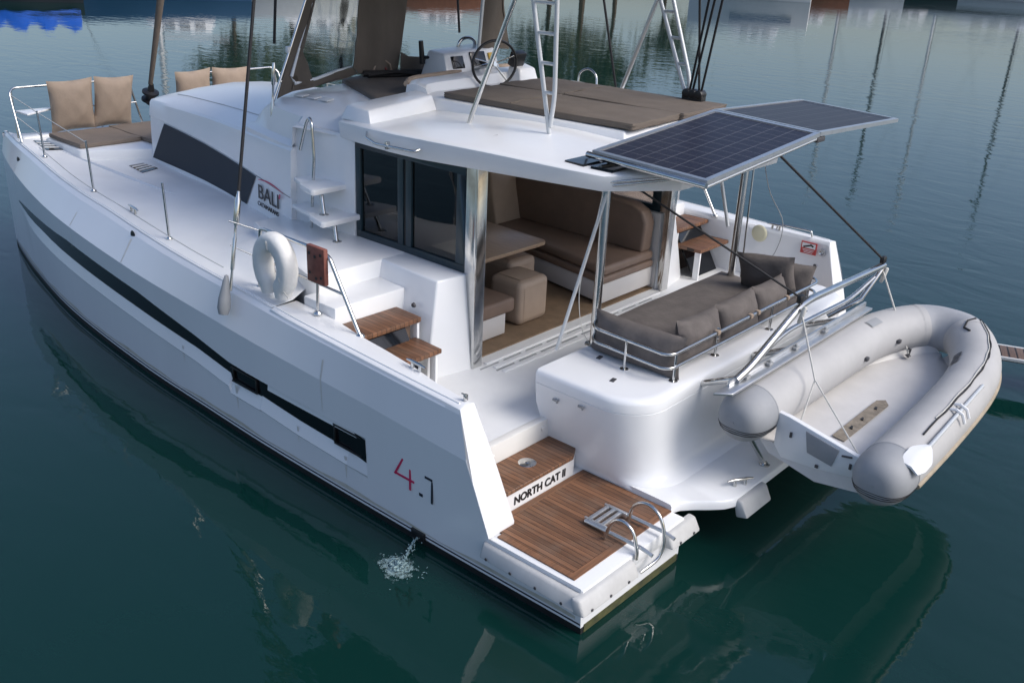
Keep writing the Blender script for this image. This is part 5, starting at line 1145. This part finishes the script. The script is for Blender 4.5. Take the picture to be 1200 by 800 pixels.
# ================================================================== LOOSE THINGS ABOARD
# horseshoe lifebuoy on the port rail
arc = [(3.86+.185*math.cos(R(-52+284*k/24)), 3.085, 1.86+.225*math.sin(R(-52+284*k/24))) for k in range(25)]
arc = [(arc[0][0]-.01, 3.085, arc[0][2]-.10)]+arc+[(arc[-1][0]+.01, 3.085, arc[-1][2]-.10)]
bm = B(); bb = bmesh.new(); tube(bb, smooth_path(arc, 2), [.074, .084]+[.096]*49+[.084, .074], 16)
for v in bb.verts:
    t_ = (v.co.y-3.085)/.096; v.co.y = 3.085+.082*math.copysign(min(1, abs(t_)*1.25), t_)
lb = finish(bb, "lifebuoy", M['buoy'], None, sharp=60); bm.free()
tag(lb, "white horseshoe lifebuoy hanging on the port deck rail", "lifebuoy")
bm = B(); tube(bm, [(3.86, 3.10, 2.16), (3.86, 3.17, 2.10), (3.86, 3.16, 2.03)], .012, 6); tube(bm, [(3.62, 3.13, 1.62), (3.66, 3.15, 1.68), (3.70, 3.17, 1.80)], .006, 6); o = finish(bm, "webbing", M['whiterope'], lb, local=True)

def pillow(loc, wd, ht, th, rz, lean, label, m, cat_="pillow", grp=None, seed=0, roll=0):
    bm = B(); pillow_mesh(bm, wd, ht, th, seed); o = finish(bm, "pillow", m, None, sharp=75); o.location = loc
    o.rotation_euler = (Matrix.Rotation(R(rz), 4, 'Z') @ Matrix.Rotation(R(lean), 4, 'X') @ Matrix.Rotation(R(roll), 4, 'Y')).to_euler()
    return tag(o, label, cat_, grp)
G1 = "tan pillows along the bow rail"
for i, (y, lb_) in enumerate(((1.47, "tan pillow on the bow rail beside the white corner seat"), (.83, "tan pillow on the port bow rail next to the furled sail"), (-.53, "tan pillow on the starboard bow rail next to the furled sail"), (-1.20, "tan pillow at the starboard end of the bow rail"))):
    pillow((11.10, y, 2.14), .66, .78, .24, 90+(-4, 5, 3, -4)[i], -9, lb_, M['tan'], grp=G1, seed=i+1, roll=(2, -3, 2, -2)[i])
bm = B(); prism(bm, [(9.40, -1.06), (9.95, -1.97), (11.0, -1.97), (11.0, 1.97), (9.95, 1.97), (9.40, 1.06)], 1.5, 1.735); finish(bm, "lounge_base", M['gel'], cat, bevel=.03)
# bow lounging pads
for (x0, x1, y0, y1, lb_) in ((10.0, 10.95, 1.02, 1.93, "brown lounging pad on the port side of the foredeck"), (9.48, 11.0, -1.0, 1.0, "brown lounging pad in the middle of the foredeck"), (10.0, 10.95, -1.93, -1.02, "brown lounging pad on the starboard side of the foredeck")):
    bm = B(); cushion(bm, (0, 0, .03), (x1-x0, y1-y0, .06), .010, n=10, noise=.005, seed=3); o = finish(bm, "lounge_pad", M['tan'], None, sharp=60); o.location = ((x0+x1)/2, (y0+y1)/2, 1.742); tag(o, lb_, "cushion", "lounging pads on the foredeck")
    o.data.materials[0] = M['bowpad']
# cockpit aft seat
bm = B(); cushion(bm, (0, 0, .05), (.95, 2.42, .10), .016, n=14, noise=.006, seed=4); o = finish(bm, "seat_cushion", M['taupe'], None, sharp=60); o.location = (1.20, -.10, 1.279); tag(o, "long dark taupe seat cushion on the white stern box", "cushion")
G2 = "dark taupe back pillows on the stern seat"
pillow((1.02, 1.30, 1.46), .98, .40, .26, 0, 8, "long dark taupe pillow along the port end of the stern seat", M['taupe'], grp=G2, seed=11)
for i, (y, wd, rz, lb_) in enumerate(((.72, .72, 92, "dark taupe pillow on the aft rail beside the long end pillow"), (.03, .68, 88, "middle dark taupe pillow along the aft rail of the stern seat"), (-.62, .68, 93, "dark taupe pillow on the aft rail beside the upright pillow"))):
    pillow((.74, y, 1.48), wd, .40, .24, rz, 14, lb_, M['taupe'], grp=G2, seed=12+i, roll=(-3, 2, -2)[i])
pillow((1.02, -1.08, 1.58), .62, .48, .22, 12, -20, "dark taupe pillow propped upright in the starboard corner of the stern seat", M['taupe'], grp=G2, seed=17, roll=6)
pillow((.84, -1.28, 1.50), .46, .44, .20, 24, -8, "dark taupe pillow wedged behind the upright one at the starboard rail", M['taupe'], grp=G2, seed=18, roll=-4)

# floating finger pontoon beyond the starboard stern
pn = empty("pontoon", (-1.5, -4.3, 0), "narrow wooden pontoon with white edges beyond the dinghy bow", "pontoon", rot=(0, 0, R(21)))
bm = B(); b2(bm, -7, 1.2, -.19, .19, .33, .385); finish(bm, "deck_boards", M['dock'], pn, True, bevel=.004)
for s in (1, -1):
    bm = B(); b2(bm, -7, 1.2, s*.19, s*.225, .35, .392); finish(bm, "edge_beam", M['warm'], pn, True, bevel=.008)
for x in (-6, -3.2, -.4):
    bm = B(); b2(bm, x-.5, x+.5, -.2, .2, -.2, .30); finish(bm, "float", M['black'], pn, True, bevel=.03)

# water spilling from the port hull outlet
bm = B(); rs = random.Random(9)
st0, st1 = Vector((1.70, 3.30, .05)), Vector((1.53, 3.66, .01))
tube(bm, smooth_path([st0, (1.68, 3.38, .05), (1.63, 3.48, .03), (1.58, 3.56, .012)], 4), [.010+.005*math.sin(k*2.3) for k in range(13)], 7)
for k in range(380):
    r_ = abs(rs.gauss(0, .085)); a = rs.uniform(0, 6.28); s_ = rs.uniform(.002, .0065)*(1.7 if r_ < .07 else .7)
    c = st1+Vector((r_*math.cos(a)*1.25+.03, r_*math.sin(a)*.95, max(.001, rs.gauss(.010, .016))*(1 if r_ < .12 else .2)))
    bmesh.ops.create_icosphere(bm, subdivisions=1, radius=s_, matrix=Matrix.Translation(c) @ Matrix.Rotation(rs.uniform(0, 3), 4, 'Z') @ Matrix.Diagonal((rs.uniform(1, 4), 1.0, .5, 1)))
for k in range(60):
    t = rs.uniform(0, 1); c = st0.lerp(st1, t)+Vector((rs.gauss(0, .02), rs.gauss(0, .02), rs.uniform(0, .03)))
    bmesh.ops.create_icosphere(bm, subdivisions=1, radius=rs.uniform(.003, .009), matrix=Matrix.Translation(c))
vv = []
rows_ = []
for i in range(7):
    rad = .012+.155*i/6; rows_.append([(st1.x+.02+rad*1.25*math.cos(a)*(1+.22*math.sin(3*a+1)+.12*math.sin(7*a)), st1.y+rad*math.sin(a)*(1+.2*math.sin(4*a)), .012*(1-i/6)+.004) for a in [2*math.pi*k/40 for k in range(40)]])
bf = B(); grid(bf, rows_, closed=True)
foam_skin = mat("thin_foam", (.32, .45, .46), .2); t_, p_ = nodes(foam_skin)
tc_ = t_.nodes.new("ShaderNodeTexCoord"); n_1 = t_.nodes.new("ShaderNodeTexNoise"); n_1.inputs["Scale"].default_value = 24; n_1.inputs["Detail"].default_value = 6; n_1.inputs["Roughness"].default_value = .7
t_.links.new(tc_.outputs["Object"], n_1.inputs[0])
vd = t_.nodes.new("ShaderNodeVectorMath"); vd.operation = 'DISTANCE'; vd.inputs[1].default_value = (.5, .5, .5); t_.links.new(tc_.outputs["Generated"], vd.inputs[0])
fa = t_.nodes.new("ShaderNodeMath"); fa.operation = 'MULTIPLY_ADD'; fa.inputs[1].default_value = -.62; fa.inputs[2].default_value = .18; t_.links.new(vd.outputs["Value"], fa.inputs[0])
sm = t_.nodes.new("ShaderNodeMath"); sm.operation = 'ADD'; t_.links.new(n_1.outputs["Fac"], sm.inputs[0]); t_.links.new(fa.outputs[0], sm.inputs[1])
al = t_.nodes.new("ShaderNodeMapRange"); al.inputs["From Min"].default_value = .40; al.inputs["From Max"].default_value = .62; al.inputs["To Max"].default_value = .85; t_.links.new(sm.outputs[0], al.inputs["Value"]); t_.links.new(al.outputs[0], p_.inputs["Alpha"])
o2 = finish(bf, "water_foam", foam_skin, sharp=80); o2['kind'] = 'stuff'
bo = B(); bbox(bo, (1.70, 3.30, .085), (.16, .03, .07), (0, 0, 0)); finish(bo, "discharge_outlet", M['black'], hull_p, bevel=.008)
foam = mat("white_water_foam", (.26, .38, .40), .15, var=.4, vscale=30); o = finish(bm, "water_splash", foam, sharp=80); o['kind'] = 'stuff'
for o in bpy.data.objects:
    if o.parent is None and o.type in ('MESH', 'EMPTY') and o.name != 'Cube' and 'category' not in o and 'kind' not in o: print("UNTAGGED", o.name)
